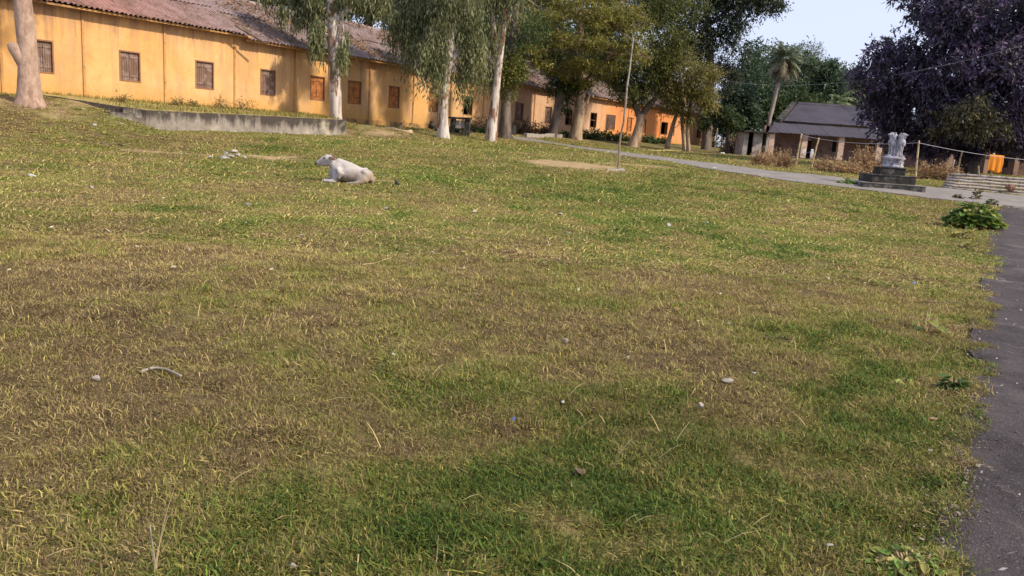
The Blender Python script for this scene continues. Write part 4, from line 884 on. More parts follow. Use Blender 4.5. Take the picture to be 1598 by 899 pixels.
# great purplish tree on the right
Y = 46.0; b = gbase(1525, Y)
tp = thing('great_tree', 'huge dark purplish mango like tree filling the upper right behind the statue', 'tree', b)
pts, rd = pxtrunk(b, [(1526, 235), (1530, 200), (1535, 150), (1540, 90), (1540, 20)], Y, [26, 20, 19, 18, 16, 12, 8]); trunk(tp, pts, rd, M['bark_dark'], 131)
p2 = [at(px, py, Y) for px, py in ((1530, 205), (1512, 170), (1490, 130), (1450, 90))]; trunk(tp, p2, [w_*Y/F_PX/2 for w_ in (14, 12, 9, 5)], M['bark_dark'], 133, 1, 10, .06, name='limb')
clg = [clp(1375, 125, 34, 34, Y), clp(1378, 175, 30, 26, Y), clp(1410, 95, 46, 42, Y-1), clp(1430, 165, 44, 40, Y-1), clp(1462, 60, 48, 42, Y-2), clp(1480, 120, 50, 46, Y-3), clp(1500, 20, 60, 44, Y-2), clp(1500, 180, 50, 40, Y-3), clp(1550, 80, 60, 50, Y-4), clp(1560, 150, 55, 50, Y-4), clp(1590, 20, 60, 50, Y-4), clp(1600, 110, 50, 60, Y-4), clp(1590, 190, 50, 36, Y-3), clp(1450, 16, 30, 18, Y), clp(1470, -30, 60, 24, Y), clp(1650, 70, 60, 90, Y-2), clp(1560, -50, 90, 30, Y), clp(1410, 200, 26, 16, Y), clp(1450, 208, 26, 16, Y-1), clp(1640, 180, 50, 50, Y-2)]
clg += [clp(1405, 212, 22, 14, Y+1), clp(1440, 224, 26, 12, Y), clp(1485, 222, 28, 14, Y), clp(1530, 218, 28, 14, Y-1), clp(1580, 222, 28, 16, Y-1)]
clg_low = [clp(1510, 175, 34, 22, Y-5), clp(1550, 195, 30, 18, Y-5), clp(1470, 190, 24, 14, Y-4)]
limbs(tp, pts[2:]+p2[1:], clg, .14, 13, M['bark_dark'], 4)
crown(tp, subdiv(clg, 9, 41, .46), 132, 10500, 10, .62, .28, .11, PURP, droop=.45, cvar=.35)
crown(tp, subdiv([(c, (r[0]*1.3, r[1]*1.4, r[2]*1.5)) for c, r in clg_low], 9, 43, .22), 134, 420, 9, .5, .2, .07, [(.05, .05, .035), (.10, .095, .05), (.19, .16, .07)], droop=.5, cvar=.35, shell=.2, label='lower sprays of olive green leaves')

# ------------------------------------------------------------------ low plants
def bush(px, py, rx, ry, label, seed, pal, name='bush', cat='bush', group=None, ntw=120, L=.09, Wd=.04, tl=.25, Y=None, loc=None, sticks=6, mat='leaf', **kw):
    b_ = gp(px, py) if Y is None else gbase(px, Y)
    if loc is not None: b_ = np.array(loc)
    Y_ = b_[1]; k = Y_/F_PX; t_ = thing(name, label, cat, b_, group)
    cs = [(b_+np.array([0, 0, ry*k]), (rx*k, rx*k*.7, ry*k)), (b_+np.array([-rx*k*.4, 0, ry*k*.6]), (rx*k*.6, rx*k*.5, ry*k*.7)), (b_+np.array([rx*k*.45, 0, ry*k*.6]), (rx*k*.55, rx*k*.5, ry*k*.65))]
    rr_ = random.Random(seed); mb_ = MB()
    for _ in range(sticks):
        e_ = b_+np.array([rr_.uniform(-1, 1)*rx*k, rr_.uniform(-1, 1)*rx*k*.6, rr_.uniform(.8, 1.9)*ry*k]); mb_.tube(curve_pts(b_+np.array([rr_.uniform(-.3, .3)*rx*k, 0, -.05]), e_, 5, .12, rr_), [.018, .015, .012, .009, .005], 5)
    mb_.build('stems', M['bark_buff'], t_, kind='stuff')
    crown(t_, cs, seed, ntw, 7, tl, L, Wd, pal, name='leaves', shell=.2, **kw); return t_
BR = 'dry brown brush heaps beside the path'
for i, (px, py, rx, ry, lab) in enumerate([(1189, 258, 15, 11, 'dry brown brush heap left of the small house, nearest the shed'), (1222, 262, 13, 10, 'small dry brown brush heap left of the two bamboo poles'), (1218, 242, 8, 8, 'little brown brush tuft under the leftmost house pillar'),
        (1290, 268, 22, 8, 'low spread of dry brown brush right of the bamboo poles'), (1322, 272, 24, 9, 'dry brown brush heap in front of the middle of the small house'), (1345, 272, 14, 20, 'tallest dry brown brush heap, left of the lion statue'),
        (1372, 275, 16, 8, 'brown brush heap touching the left of the statue steps'), (1383, 243, 6, 12, 'dry brown upright tuft just left of the lion carving'), (1447, 281, 20, 11, 'dry brown brush heap right of the statue behind a thin pole'), (1478, 283, 18, 10, 'dry brown brush heap at the left end of the bamboo rail fence'), (1505, 268, 18, 8, 'dry brown brush behind the left part of the rail fence')]):
    kw = {}
    bush(px, py, rx, ry, lab, 400+i*3, DRY, name='brush_heap', cat='brush heap', group=BR, ntw=int(60+rx*ry*.9), L=.11, Wd=.05, tl=.35, sticks=14, droop=.1, Y=(42 if py < 250 else None))
for i, (px, py, rx, ry, lab, pal) in enumerate([(380, 168, 16, 8, 'dry scrubby bush on the terrace before the fourth window', OLIVE), (345, 165, 6, 8, 'thin upright weed on the terrace left of the scrubby bush', OLIVE), (300, 163, 8, 4, 'low weed clump on the terrace below the third window', OLIVE), (276, 160, 6, 5, 'small weed on the terrace left of the third window', OLIVE), (190, 155, 6, 4, 'tiny weed on the terrace below the second window', OLIVE)]):
    tq, _ = wallhit(px, py, 1.2); p_ = W(tq, 1.2, 1.98); bush(px, py, rx, ry, lab, 450+i*3, [(.10, .09, .03), (.22, .17, .06), (.34, .26, .11)], group='weeds along the terrace', ntw=60, loc=p_, L=.1, Wd=.035, sticks=8)
for i, (px, py, rx, ry, lab) in enumerate([(738, 205, 20, 12, 'dark leafless hedge bush under the open dark window'), (755, 206, 12, 12, 'dark dry bush touching the left side of the rightmost eucalyptus'), (815, 206, 14, 13, 'dark brown bush left of the brick border'), (838, 209, 15, 10, 'dark brown bush on the brick border'), (857, 212, 10, 8, 'small brown bush at the right end of the brick border')]):
    q = wallhit(px, py, 1.6); bush(px, py, rx, ry, lab, 480+i*3, [(.05, .035, .025), (.10, .07, .045), (.17, .12, .07)], group='dark bushes under the school wall', ntw=260, loc=W(q[0], 1.5, float(H(*W(q[0], 1.5, 0)[:2]))), L=.11, Wd=.06, sticks=10)
for i, (px, rx, ry, lab) in enumerate([(712, 14, 4, 'green creeper patch right of the first leaning eucalyptus foot'), (742, 14, 4, 'green creeper patch left of the rightmost eucalyptus foot'), (885, 12, 5, 'green creeper patch between the two big trunks'), (925, 16, 8, 'green creeper mound right of the buff trunk'), (952, 18, 8, 'green creeper mound left of the thin flagpole'), (975, 16, 6, 'green creeper mound left of the forked trunk'), (1015, 14, 6, 'green creeper mound right of the forked trunk'), (1035, 10, 5, 'low green creeper by the leaning thin stem'), (1110, 12, 7, 'dark leafy clump near the far end of the school')]):
    q = wallhit(px, 205, 2.6); p_ = W(q[0], 2.6, 0); bush(px, 215, rx, ry, lab, 500+i*3, [(.03, .05, .015), (.06, .10, .025), (.11, .14, .04)], name='creeper', cat='creeper', group='green creepers along the foot of the school', ntw=240, loc=(p_[0], p_[1], float(H(p_[0], p_[1]))-.05), L=.14, Wd=.1, sticks=3)
# yellow and grey thicket between school and shed
for i, (px, py, rx, ry, Y_, pal, lab) in enumerate([(1148, 200, 22, 13, 72, [(.16, .12, .06), (.28, .22, .10), (.40, .34, .13)], 'pale straw coloured thicket behind the far end of the school'), (1180, 196, 16, 10, 74, YELL, 'bright yellow green bush left of the palm foot'), (1158, 222, 18, 14, 70, [(.06, .05, .04), (.12, .09, .07), (.18, .14, .11)], 'grey brown leafless thicket left of the small shed')]):
    bush(px, py, rx, ry, lab, 540+i*3, pal, name='thicket', cat='bush', group='thickets between school and shed', ntw=520, Y=Y_, L=.18, Wd=.08, tl=.5, sticks=16)
# broad leaved plants by the road
def leafy(px, py, wpx, hpx, label, seed, n, L, pal, name='leafy_plant', group='broad leaved plants along the road edge'):
    b_ = gp(px, py); k = b_[1]/F_PX; t_ = thing(name, label, 'plant', b_, group); rr_ = random.Random(seed); V = []; C_ = []; mb_ = MB()
    for i in range(n):
        a_ = rr_.uniform(0, 6.28); r_ = math.sqrt(rr_.uniform(0, 1)); x_ = math.cos(a_)*r_; y_ = math.sin(a_)*r_
        h_ = hpx*k*(1-r_*r_*.75)*rr_.uniform(.45, 1.05); p = b_+np.array([x_*wpx*k/2, y_*wpx*k/2*.7, h_])
        mb_.tube([b_+np.array([x_*.3*wpx*k/2, 0, -.02]), p], [.007, .004], 4, cap=False)
        d = np.array([x_+rr_.uniform(-.5, .5), y_+rr_.uniform(-.5, .5), rr_.uniform(-.7, .15)]); d /= np.linalg.norm(d); u_ = np.array([rr_.uniform(-.4, .4), rr_.uniform(-.4, .4), 1]); sd = np.cross(d, u_); sd /= np.linalg.norm(sd); l = L*rr_.uniform(.6, 1.3)
        nz = np.cross(sd, d)*l*.12; c_ = np.array(pal[rr_.randrange(len(pal))])*rr_.uniform(.7, 1.25)
        for s_ in (-1, 1):
            V += [p, p+d*l*.15+sd*s_*l*.38+nz, p+d*l*.7+sd*s_*l*.30+nz, p+d*l]; C_ += [c_]*4
    mb_.build('stems', M['bambo'], t_, kind='stuff'); polymesh('leaves', np.array(V), 4, M['leaf'], t_, col=np.array(C_)); return t_
GP = [(.06, .12, .02), (.10, .18, .03), (.20, .26, .05), (.30, .32, .08)]
leafy(1518, 356, 74, 40, 'big bright green broad leaved clump on the road edge', 601, 420, .19, GP)
leafy(1505, 372, 36, 12, 'yellowish small leaved patch in front of the big green clump', 603, 60, .11, [(.25, .25, .06), (.34, .30, .08)])
leafy(1508, 388, 50, 10, 'low yellowing plant patch below the big green clump', 605, 70, .08, [(.3, .25, .07), (.2, .22, .05)])
leafy(1444, 517, 46, 44, 'small yellow green seedling in the grass left of the road', 607, 18, .10, [(.20, .26, .05), (.32, .34, .08)])
leafy(1412, 600, 36, 10, 'flat yellow leaved weed below the seedling', 609, 9, .08, [(.38, .34, .09), (.25, .3, .06)])
leafy(1490, 610, 40, 24, 'ragged dark green weed on the crumbling road edge', 611, 60, .07, [(.06, .11, .02), (.12, .18, .04)])
leafy(1425, 892, 130, 30, 'yellow green leafy weed in the bottom right corner of the grass', 613, 150, .042, [(.12, .2, .03), (.28, .3, .07), (.3, .26, .07)])
leafy(1322, 287, 26, 8, 'small green plant on the grass at the edge of the path', 615, 50, .16, [(.12, .2, .04), (.2, .27, .06)])
leafy(1496, 310, 14, 8, 'small dark plant at the corner of path and road', 617, 30, .12, DARKG)
leafy(1522, 312, 12, 18, 'dark upright weed above the big green clump', 619, 26, .14, DARKG)
leafy(1548, 320, 12, 10, 'small dark weed where the path meets the road', 621, 24, .12, DARKG)
# ------------------------------------------------------------------ small house with verandah
YE = 67.0
house = thing('small_house', 'low pinkish house with pillared verandah and dark two tier corrugated roof', 'building', gbase(1260, YE+1.5))
XL = at(1199, 208, YE)[0]; XR = at(1470, 222, YE)[0]; zE = at(1300, 213, YE)[2]; zF = 1.45
yB = YE+2.6; zBk = at(1290, 196.5, yB)[2]; yR = YE+8.5; zRg = at(1290, 165, yR)[2]
Xm = at(1222, 191, yB)[0]; Xr = at(1245, 162, yR)[0]
ex, ey, ez = np.eye(3)
def house_sheets(x0, x1, y0, z0, y1, z1, lift, xtop, seed, x0c=None):
    """corrugated sheets; the left verge runs from x0c at the foot to xtop at the head, sheets there are cut to it"""
    L_ = math.hypot(y1-y0, z1-z0); sdv = np.array([0, (y1-y0)/L_, (z1-z0)/L_]); nrm = np.cross(ex, sdv)
    if nrm[2] < 0: nrm = -nrm
    ncut = int(math.ceil(xtop-x0)); rr_ = random.Random(seed)
    for k in range(ncut):
        vs = []; f = []; nx_ = 30; j_ = rr_.uniform(-.008, .008)
        for i in range(nx_+1):
            x = x0+k+1.06*i/nx_; v = min(1.0, max(.02, (x-x0)/(xtop-x0))); h = .035*math.sin(2*math.pi*i/6)+j_
            vs += [np.array([x, y0, z0])+nrm*(h+lift), np.array([x, y0, z0])+sdv*L_*v+nrm*(h+lift)]
        f = [(2*i, 2*i+2, 2*i+3, 2*i+1) for i in range(nx_)]
        mb_ = MB(); mb_.add(vs, f); mb_.build('roof_sheet', M['roof2'], house)
    xs0 = x0+ncut; n = int(round(x1-xs0))
    roof_sheets(house, M['roof2'], np.array([xs0, y0, z0])+nrm*lift, ex, sdv, nrm, (x1-xs0)/n, L_, 5, .035, n, (x1-xs0)/n, seed)
X8 = at(1209, 192, yB)[0]
house_sheets(XL, XR, YE, zE, yB+.1, zBk, .02, X8, 1)
house_sheets(Xm, XR, yB, zBk+.16, yR, zRg, .02, Xr, 2)
# slanting verge pieces (the roof ends splay to the left at the eaves)
pA, pB = at(1219, 186, yB-.1), at(1243, 159.5, yR)
pd = np.array([pB[0]-pA[0], pB[1]-pA[1], 0]); pd /= np.linalg.norm(pd); pn = np.array([-pd[1], pd[0], 0])
lo_ = [pA-ez*1.0, pA-ez*1.0+pn*.42, pB-ez*1.4+pn*.42, pB-ez*1.4]; mb = MB(); mb.hexa(lo_+[pA, pA+pn*.42, pB+pn*.42, pB]); mb.build('parapet', M['darkcement'], house)
mb = MB(); mb.hexa([np.array(p) for p in ((Xr+.1, yR, zRg-.1), (XR, yR, zRg-.1), (XR, yR+8, zF+2), (Xr+2.6, yR+8, zF+2), (Xr+.1, yR+.01, zRg+.08), (XR, yR+.01, zRg+.08), (XR, yR+8, zF+2.2), (Xr+2.6, yR+8, zF+2.2))]); mb.build('rear_roof_slope', M['roof2'], house)
mb = MB(); mb.box(((Xr+XR)/2, yR, zRg+.08), ex, ey, ez, (XR-Xr)/2, .14, .09); mb.build('ridge_cap', M['roof2'], house)
mb = MB(); mb.box(((XL+XR)/2, YE+4.2, zF-.35), ex, ey, ez, (XR-XL)/2, 4.0, .40); mb.build('verandah_floor', M['darkcement'], house)
# back wall of the verandah with openings
yW = YE+2.2; 
ops = []   # (x0, x1, z0, z1, kind)
for x0, x1, y0, y1, kd in ((1247, 1252, 216, 245, 'door'), (1258, 1264, 218, 247, 'door'), (1300, 1309, 218, 238, 'window'), (1357, 1368, 223, 245, 'window'), (1395, 1404, 225, 250, 'door'), (1425, 1435, 225, 246, 'window')):
    a, b = at(x0, y0, yW), at(x1, y1, yW); ops.append((a[0], b[0], max(b[2], zF+.02) if kd == 'window' else zF+.03, a[2], kd))
mb = MB(); xs_ = [XL+.3]
for o_ in ops: xs_ += [o_[0], o_[1]]
xs_.append(XR); zt = zE+(zBk-zE)*2.2/2.85-.12
for i in range(len(xs_)-1):
    a, b = xs_[i], xs_[i+1]; c = (a+b)/2
    if i % 2 == 0: mb.box((c, yW+.15, (zF+zt)/2), ex, ey, ez, (b-a)/2, .15, (zt-zF)/2)
    else:
        o_ = ops[i//2]; 
        mb.box((c, yW+.15, (o_[3]+zt)/2), ex, ey, ez, (b-a)/2, .15, (zt-o_[3])/2)
        if o_[2] > zF+.1: mb.box((c, yW+.15, (zF+o_[2])/2), ex, ey, ez, (b-a)/2, .15, (o_[2]-zF)/2)
mb.build('wall', M['housewall'], house)
for x0, x1, z0, z1, kd in ops:
    mb = MB(); mb.box(((x0+x1)/2, yW+.2, (z0+z1)/2), ex, ey, ez, (x1-x0)/2-.02, .03, (z1-z0)/2-.01); mb.build(kd, simple('reddish_door', (.08, .035, .03), (.05, .025, .022), 4) if kd == 'door' and x0 == ops[1][0] else M['dark'], house)
for px in (1202, 1253.5, 1311, 1371, 1428):
    k = YE/F_PX; p = at(px, 235, YE+.35); wd_ = 8.5*k if px > 1203 else 8*k; mb = MB(); mb.box((p[0], YE+.45, (zF-.1+zE+.06)/2), ex, ey, ez, wd_/2, .2, (zE+.06-zF+.1)/2, .01, rnd); mb.build('pillar', M['pillar'], house)
mb = MB(); mb.box(((XL+XR)/2, YE+.45, zE+.06), ex, ey, ez, (XR-XL)/2-.1, .06, .05); mb.build('beam', M['bark_dark'], house)
# left end wall
mb = MB(); p0_, p1_ = np.array([XL+.45, yW, 0]), np.array([pB[0]-.05, yR, 0]); q_ = np.array([.25, 0, 0])
vs = [p0_+ez*zF, p0_+q_+ez*zF, p1_+q_+ez*zF, p1_+ez*zF, p0_+ez*zt, p0_+q_+ez*zt, p1_+q_+ez*(zRg-.5), p1_+ez*(zRg-.5)]; mb.hexa(vs); mb.build('end_wall', M['darkcement'], house)
# shed
YS = 65.0; shed = thing('shed', 'small whitewashed shed with flat slab roof and two dark doorways left of the house', 'building', gbase(1180, YS))
x0, x1 = at(1161, 230, YS)[0], at(1198, 230, YS)[0]; zs0 = 1.40; zs1 = at(1180, 207.5, YS)[2]; k = YS/F_PX
def shx(px): return at(px, 220, YS)[0]
for a, b in ((1160, 1167.5), (1175.5, 1189.5), (1196, 1199.5)):
    mb = MB(); mb.box(((shx(a)+shx(b))/2, YS+.1, (zs0+zs1)/2), ex, ey, ez, (shx(b)-shx(a))/2, .12, (zs1-zs0)/2); mb.build('wall', M['shed'], shed)
mb = MB(); mb.box(((x0+x1)/2, YS+2.2, (zs0+zs1)/2), ex, ey, ez, (x1-x0)/2, .1, (zs1-zs0)/2); mb.build('rear_wall', M['dark'], shed)
for a in (1160.5, 1199): mb = MB(); mb.box((shx(a), YS+1.16, (zs0+zs1)/2), ex, ey, ez, .08, .94, (zs1-zs0)/2); mb.build('side_wall', M['shed'], shed)
mb = MB(); mb.box(((x0+x1)/2, YS+1.0, zs1+.07), np.array([.998, 0, -.02]), ey, np.array([.02, 0, .998]), (x1-x0)/2+.25, 1.5, .055, .01, rnd); mb.build('roof_slab', M['darkcement'], shed)
# dark house behind the great tree, right
YH = 52.0; dh = thing('dark_house', 'dim brown house in deep shade under the great tree, right of the statue', 'building', gbase(1540, YH))
xa, xb = at(1478, 240, YH)[0], at(1680, 250, YH)[0]; za = 1.1; zt = at(1540, 222, YH)[2]
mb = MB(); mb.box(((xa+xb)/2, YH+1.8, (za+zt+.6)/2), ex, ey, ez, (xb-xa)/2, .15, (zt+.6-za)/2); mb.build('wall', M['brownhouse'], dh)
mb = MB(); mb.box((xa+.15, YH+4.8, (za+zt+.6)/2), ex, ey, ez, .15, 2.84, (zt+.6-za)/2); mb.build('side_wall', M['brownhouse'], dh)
for px, wq in ((1487, 8), (1545, 7), (1592, 7), (1640, 7)): mb = MB(); mb.box((at(px, 240, YH)[0], YH+.3, (za+zt)/2), ex, ey, ez, wq*YH/F_PX/2, .15, (zt-za)/2, .01, rnd); mb.build('pillar', M['housewall'], dh)
for a, b, c, d in ((1500, 1512, 238, 268), (1560, 1572, 240, 262), (1612, 1626, 240, 272)):
    p, q = at(a, c, YH+1.6), at(b, d, YH+1.6); mb = MB(); mb.box(((p[0]+q[0])/2, YH+1.63, (p[2]+max(q[2], za+.1))/2), ex, ey, ez, (q[0]-p[0])/2, .03, (p[2]-max(q[2], za+.1))/2); mb.build('door' if d > 265 else 'window', M['dark'], dh)
nsh = 17
L_ = math.hypot(5.2, 2.3); sdv = np.array([0, 5.2/L_, 2.3/L_]); nrm = np.cross(ex, sdv); nrm = nrm if nrm[2] > 0 else -nrm
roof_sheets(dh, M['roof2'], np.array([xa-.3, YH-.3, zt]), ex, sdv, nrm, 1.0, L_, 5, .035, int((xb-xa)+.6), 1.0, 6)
# ------------------------------------------------------------------ lion statue
b = gp(1393, 300); Ys = 27.6; b = gbase(1393, Ys); b[2] -= .02; kS = Ys/F_PX
ped = thing('statue', 'grey stone lions back to back on a three stepped black cement pedestal', 'statue', b)
ca_, sa_ = math.cos(R(6)), math.sin(R(6)); px_ = np.array([ca_, -sa_, 0]) ; py_ = np.array([sa_, ca_, 0])
cx = at(1392, 290, Ys)[0]+.17; ctr = np.array([cx, Ys+.95, 0])
z3 = b[2]-.15; zt3 = at(1365, 285.5, Ys)[2]
zt3 = b[2]+.20; zt2 = zt3+.29; zt1 = zt2+.26
for (hw, z0, z1, sx, nm, mt) in ((1.06, z3, zt3, 0, 'step', M['stepside']), (.75, zt3-.002, zt2, 0.05, 'step', M['darkcement']), (.43, zt2-.002, zt1, .08, 'block', M['darkcement'])):
    mb = MB(); mb.box(ctr+px_*sx+np.array([0, 0, (z0+z1)/2]), px_, py_, ez, hw, hw*.92, (z1-z0)/2, .012, rnd); o_ = mb.build(nm, mt, ped)
    bv = o_.modifiers.new('bevel', 'BEVEL'); bv.width = .02; bv.segments = 2
    mb = MB(); mb.box(ctr+px_*sx+np.array([0, 0, z1+.012]), px_, py_, ez, hw+.012, hw*.92+.012, .014, .006, rnd); mb.build('cap', M['cement'] if hw > 1 else M['stepside'], ped)
topz = zt1+.03; tc = ctr+px_*.17
mb = MB(); prof = [(.36, 0), (.375, .03), (.36, .07), (.335, .09), (.33, .16), (.335, .24), (.36, .27), (.39, .30), (.39, .34), (.35, .37), (.30, .385)]
vs = []; f = []; S_ = 28
for i, (r_, z_) in enumerate(prof):
    for k in range(S_): th = 2*math.pi*k/S_; rq = r_*(1+.02*math.sin(th*4)); vs.append(tc+np.array([rq*math.cos(th), rq*math.sin(th), topz+z_]))
for i in range(len(prof)-1):
    for k in range(S_): k2 = (k+1) % S_; f.append((i*S_+k, i*S_+k2, (i+1)*S_+k2, (i+1)*S_+k))
f.append(tuple((len(prof)-1)*S_+k for k in range(S_))); mb.add(vs, f); ab = mb.build('abacus', M['statue'], ped, smooth=True)
# raised reliefs on the drum: wheels and running animals
for k in range(8):
    th = 2*math.pi*k/8+.25; o3 = tc+np.array([.335*math.cos(th), .335*math.sin(th), topz+.165]); nr_ = np.array([math.cos(th), math.sin(th), 0]); tg = np.array([-nr_[1], nr_[0], 0])
    if k % 2 == 0:
        mb = MB(); ring = [o3+tg*.062*math.cos(a)+ez*.062*math.sin(a)+nr_*.012 for a in np.linspace(0, 2*math.pi, 17)]
        mb.tube(ring, [.010]*17, 5, cap=False)
        for a in np.linspace(0, math.pi, 7)[:-1]: mb.tube([o3+nr_*.01+(tg*math.cos(a)+ez*math.sin(a))*.06, o3+nr_*.01-(tg*math.cos(a)+ez*math.sin(a))*.06], [.004, .004], 4)
        mb.build('wheel_relief', M['statue'], ab, kind='stuff')
    else:
        mb = MB(); F3 = np.stack([tg, nr_, ez], 0)
        mb.ell(o3+ez*.01, (.07, .025, .032), F3); mb.ell(o3+tg*.075+ez*.035, (.028, .022, .026), F3)
        for dx_ in (-.055, -.03, .035, .06): mb.tube([o3+tg*dx_+nr_*.008, o3+tg*(dx_*1.25)-ez*.06+nr_*.008], [.012, .008], 5)
        o_ = mb.build('animal_relief', M['statue'], ab); rm = o_.modifiers.new('r', 'REMESH'); rm.mode = 'VOXEL'; rm.voxel_size = .008
lion_me = None
for k, az in enumerate((R(-90-62), R(-90+62), R(-90+118), R(-90-118))):
    # local frame: x outward
    if lion_me is None:
        mb = MB(); E3 = np.eye(3)
        mb.tube([(.00, 0, .0), (.02, 0, .2), (.03, 0, .4), (.04, 0, .6)], [.085, .07, .075, .09], 12)      # back
        mb.ell((.13, 0, .49), (.15, .13, .15)); mb.ell((.165, 0, .45), (.11, .11, .11))                   # swelling chest
        mb.ell((.10, 0, .60), (.115, .11, .11)); mb.ell((.085, 0, .705), (.115, .12, .11))                     # mane
        mb.ell((.16, 0, .745), (.09, .088, .085)); mb.ell((.245, 0, .750), (.075, .058, .038)); mb.ell((.22, 0, .668), (.062, .044, .022)); mb.ell((.312, 0, .770), (.018, .032, .018)); mb.ell((.195, 0, .80), (.07, .035, .03))
        for s_ in (-1, 1):
            mb.ell((.205, s_*.045, .775), (.022, .018, .016)); mb.ell((.10, s_*.085, .815), (.028, .022, .032)); mb.ell((.15, s_*.07, .70), (.05, .035, .055))
            mb.tube([(.125, s_*.062, .44), (.155, s_*.068, .30), (.145, s_*.068, .16), (.165, s_*.07, .04)], [.058, .042, .031, .036], 10)
            mb.ell((.205, s_*.072, .030), (.068, .042, .032))
            for q in (-1, 0, 1): mb.ell((.265, s_*.072+q*.022, .022), (.02, .012, .017))
        for j in range(24):
            row = j//6; a_ = (j % 6-2.5)*.5; zz = .66-row*.065; mb.ell((.09+.125*math.cos(a_), .125*math.sin(a_), zz), (.02, .024, .036))
        lion_me = mb.mesh('lion', M['statue'], smooth=True)
    o_ = bpy.data.objects.new('lion', lion_me); COL.objects.link(o_); o_.parent = ped; o_.location = Vector(tc+np.array([.05*math.cos(az+R(-22)), .05*math.sin(az+R(-22)), topz+.375]))+Vector((.03, 0, 0))-wloc(ped); o_.scale = (.93, .93, 1); o_.rotation_euler = (0, 0, az+R(-22))
    rm = o_.modifiers.new('r', 'REMESH'); rm.mode = 'VOXEL'; rm.voxel_size = .012; rm.use_smooth_shade = True
    sm = o_.modifiers.new('s', 'SMOOTH'); sm.factor = .5; sm.iterations = 2
# ------------------------------------------------------------------ cow (facing left, lying)
Yc = 20.3; cb = gbase(541, Yc); kc = Yc/F_PX
cow = thing('cow', 'white cow lying on the grass facing left, tan smudges on its rump', 'cow', cb)
rl_ = ROLL
def cp_(px, py, dep=0.0):   # photo place -> point in the plane of the cow, dep = metres toward the camera side
    p = at(px, py, Yc); p = p.copy(); p[1] -= dep; return p
mb = MB()
def e(px, py, rx, ry, dep=0, dd=None, ang=0):
    c_, s_ = math.cos(ang), math.sin(ang); ax = np.array([[c_, 0, s_], [0, 1, 0], [-s_, 0, c_]]); mb.ell(cp_(px, py, dep), (rx*kc, (dd if dd else min(rx, ry))*kc, ry*kc), ax, 16, 12)
# barrel, chest, rump, hump, neck
e(548, 273, 24, 13, 0, 15); e(563, 275, 19, 11.5, 0, 15, -.15); e(530, 268, 14, 16, 0, 12); e(572, 275, 11, 10.5, 0, 13); e(538, 262, 14, 11, 0, 9, -.3); e(556, 266, 16, 7, -.02, 8, -.25)
mb.tube([cp_(566, 264, -.05), cp_(560, 263, -.03), cp_(545, 258, 0), cp_(530, 252.5, 0), cp_(525, 256, 0)], [.03, .05, .09, .09, .11], 10)
e(528.5, 252.5, 5.5, 5.5, 0, 4.5, -.4); e(569, 265.5, 4.5, 4, -.10, 4); e(570, 268.5, 5, 4, .16, 4); e(581, 281, 4.5, 5, .02, 7)
mb.tube([cp_(530, 268), cp_(525, 262), cp_(520, 256), cp_(515, 250)], [.21, .165, .115, .10], 14)
mb.tube([cp_(519, 262), cp_(516, 268), cp_(517, 274)], [.05, .06, .07], 8)     # dewlap
mb.tube([cp_(529, 262, .20), cp_(535, 270, .27), cp_(531, 278, .24)], [.055, .07, .05], 8)    # shoulder blade
# head: skull, face, muzzle, jaw
mb.tube([cp_(517, 247.5), cp_(511, 247.6), cp_(505, 250.0), cp_(499, 253.2), cp_(495, 255.4)], [.095, .112, .092, .074, .066], 14)
mb.tube([cp_(515, 254), cp_(508, 255.5), cp_(501, 256)], [.075, .072, .055], 10); e(515, 243.5, 3.5, 3, 0, 3.5)
# forelegs folded, hind legs tucked
mb.tube([cp_(526, 272, .12), cp_(525, 279, .2), cp_(527, 283, .2)], [.10, .075, .06], 10); mb.tube([cp_(527, 283, .2), cp_(517, 281.8, .26), cp_(511, 281, .28), cp_(508.5, 281, .28)], [.06, .05, .042, .048], 10)
mb.tube([cp_(520, 276, -.1), cp_(514, 279.5, -.12), cp_(508, 278.8, -.1)], [.08, .05, .04], 8)
e(565, 279, 13, 8, .16, 6, -.1); mb.tube([cp_(573, 280, .2), cp_(565, 284.5, .27), cp_(556, 285, .3), cp_(548, 285.2, .3)], [.09, .06, .042, .04], 9)
body = mb.build('body', None, cow, smooth=True)
t = NT('white_cow_hide'); n1 = t.noise(3, 5, .65); n2 = t.noise(30, 4, .7)
c = t.mix(t.fr(n1, .4, .65), (.36, .325, .31), (.47, .43, .395))
gx = t.dot((1, 0, 0), -float(cp_(566, 280)[0])); gz = t.dot((0, 0, 1), -float(cp_(566, 280)[2]))
mk = t.math('ADD', t.math('MULTIPLY', gx, 2.2), t.math('MULTIPLY', gz, -1.3)); mk = t.math('ADD', mk, t.math('MULTIPLY', t.math('SUBTRACT', n1, .5), 2.2))
c = t.mix(t.math('MULTIPLY', t.fr(mk, -.1, .35), .75), c, (.30, .21, .13))
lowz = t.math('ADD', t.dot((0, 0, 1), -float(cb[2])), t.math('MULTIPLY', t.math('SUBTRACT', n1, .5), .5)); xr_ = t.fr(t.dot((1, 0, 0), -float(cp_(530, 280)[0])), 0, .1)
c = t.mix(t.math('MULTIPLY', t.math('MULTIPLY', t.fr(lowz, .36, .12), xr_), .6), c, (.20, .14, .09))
c = t.mix(t.math('MULTIPLY', t.fr(n2, .5, .7), .35), c, (.24, .20, .17))
t.color(c); t.bump(n2, .4, .01); M['cow'] = t.m; body.data.materials.append(t.m)
rm = body.modifiers.new('r', 'REMESH'); rm.mode = 'VOXEL'; rm.voxel_size = .02; rm.use_smooth_shade = True
sm = body.modifiers.new('s', 'SMOOTH'); sm.factor = .5; sm.iterations = 3
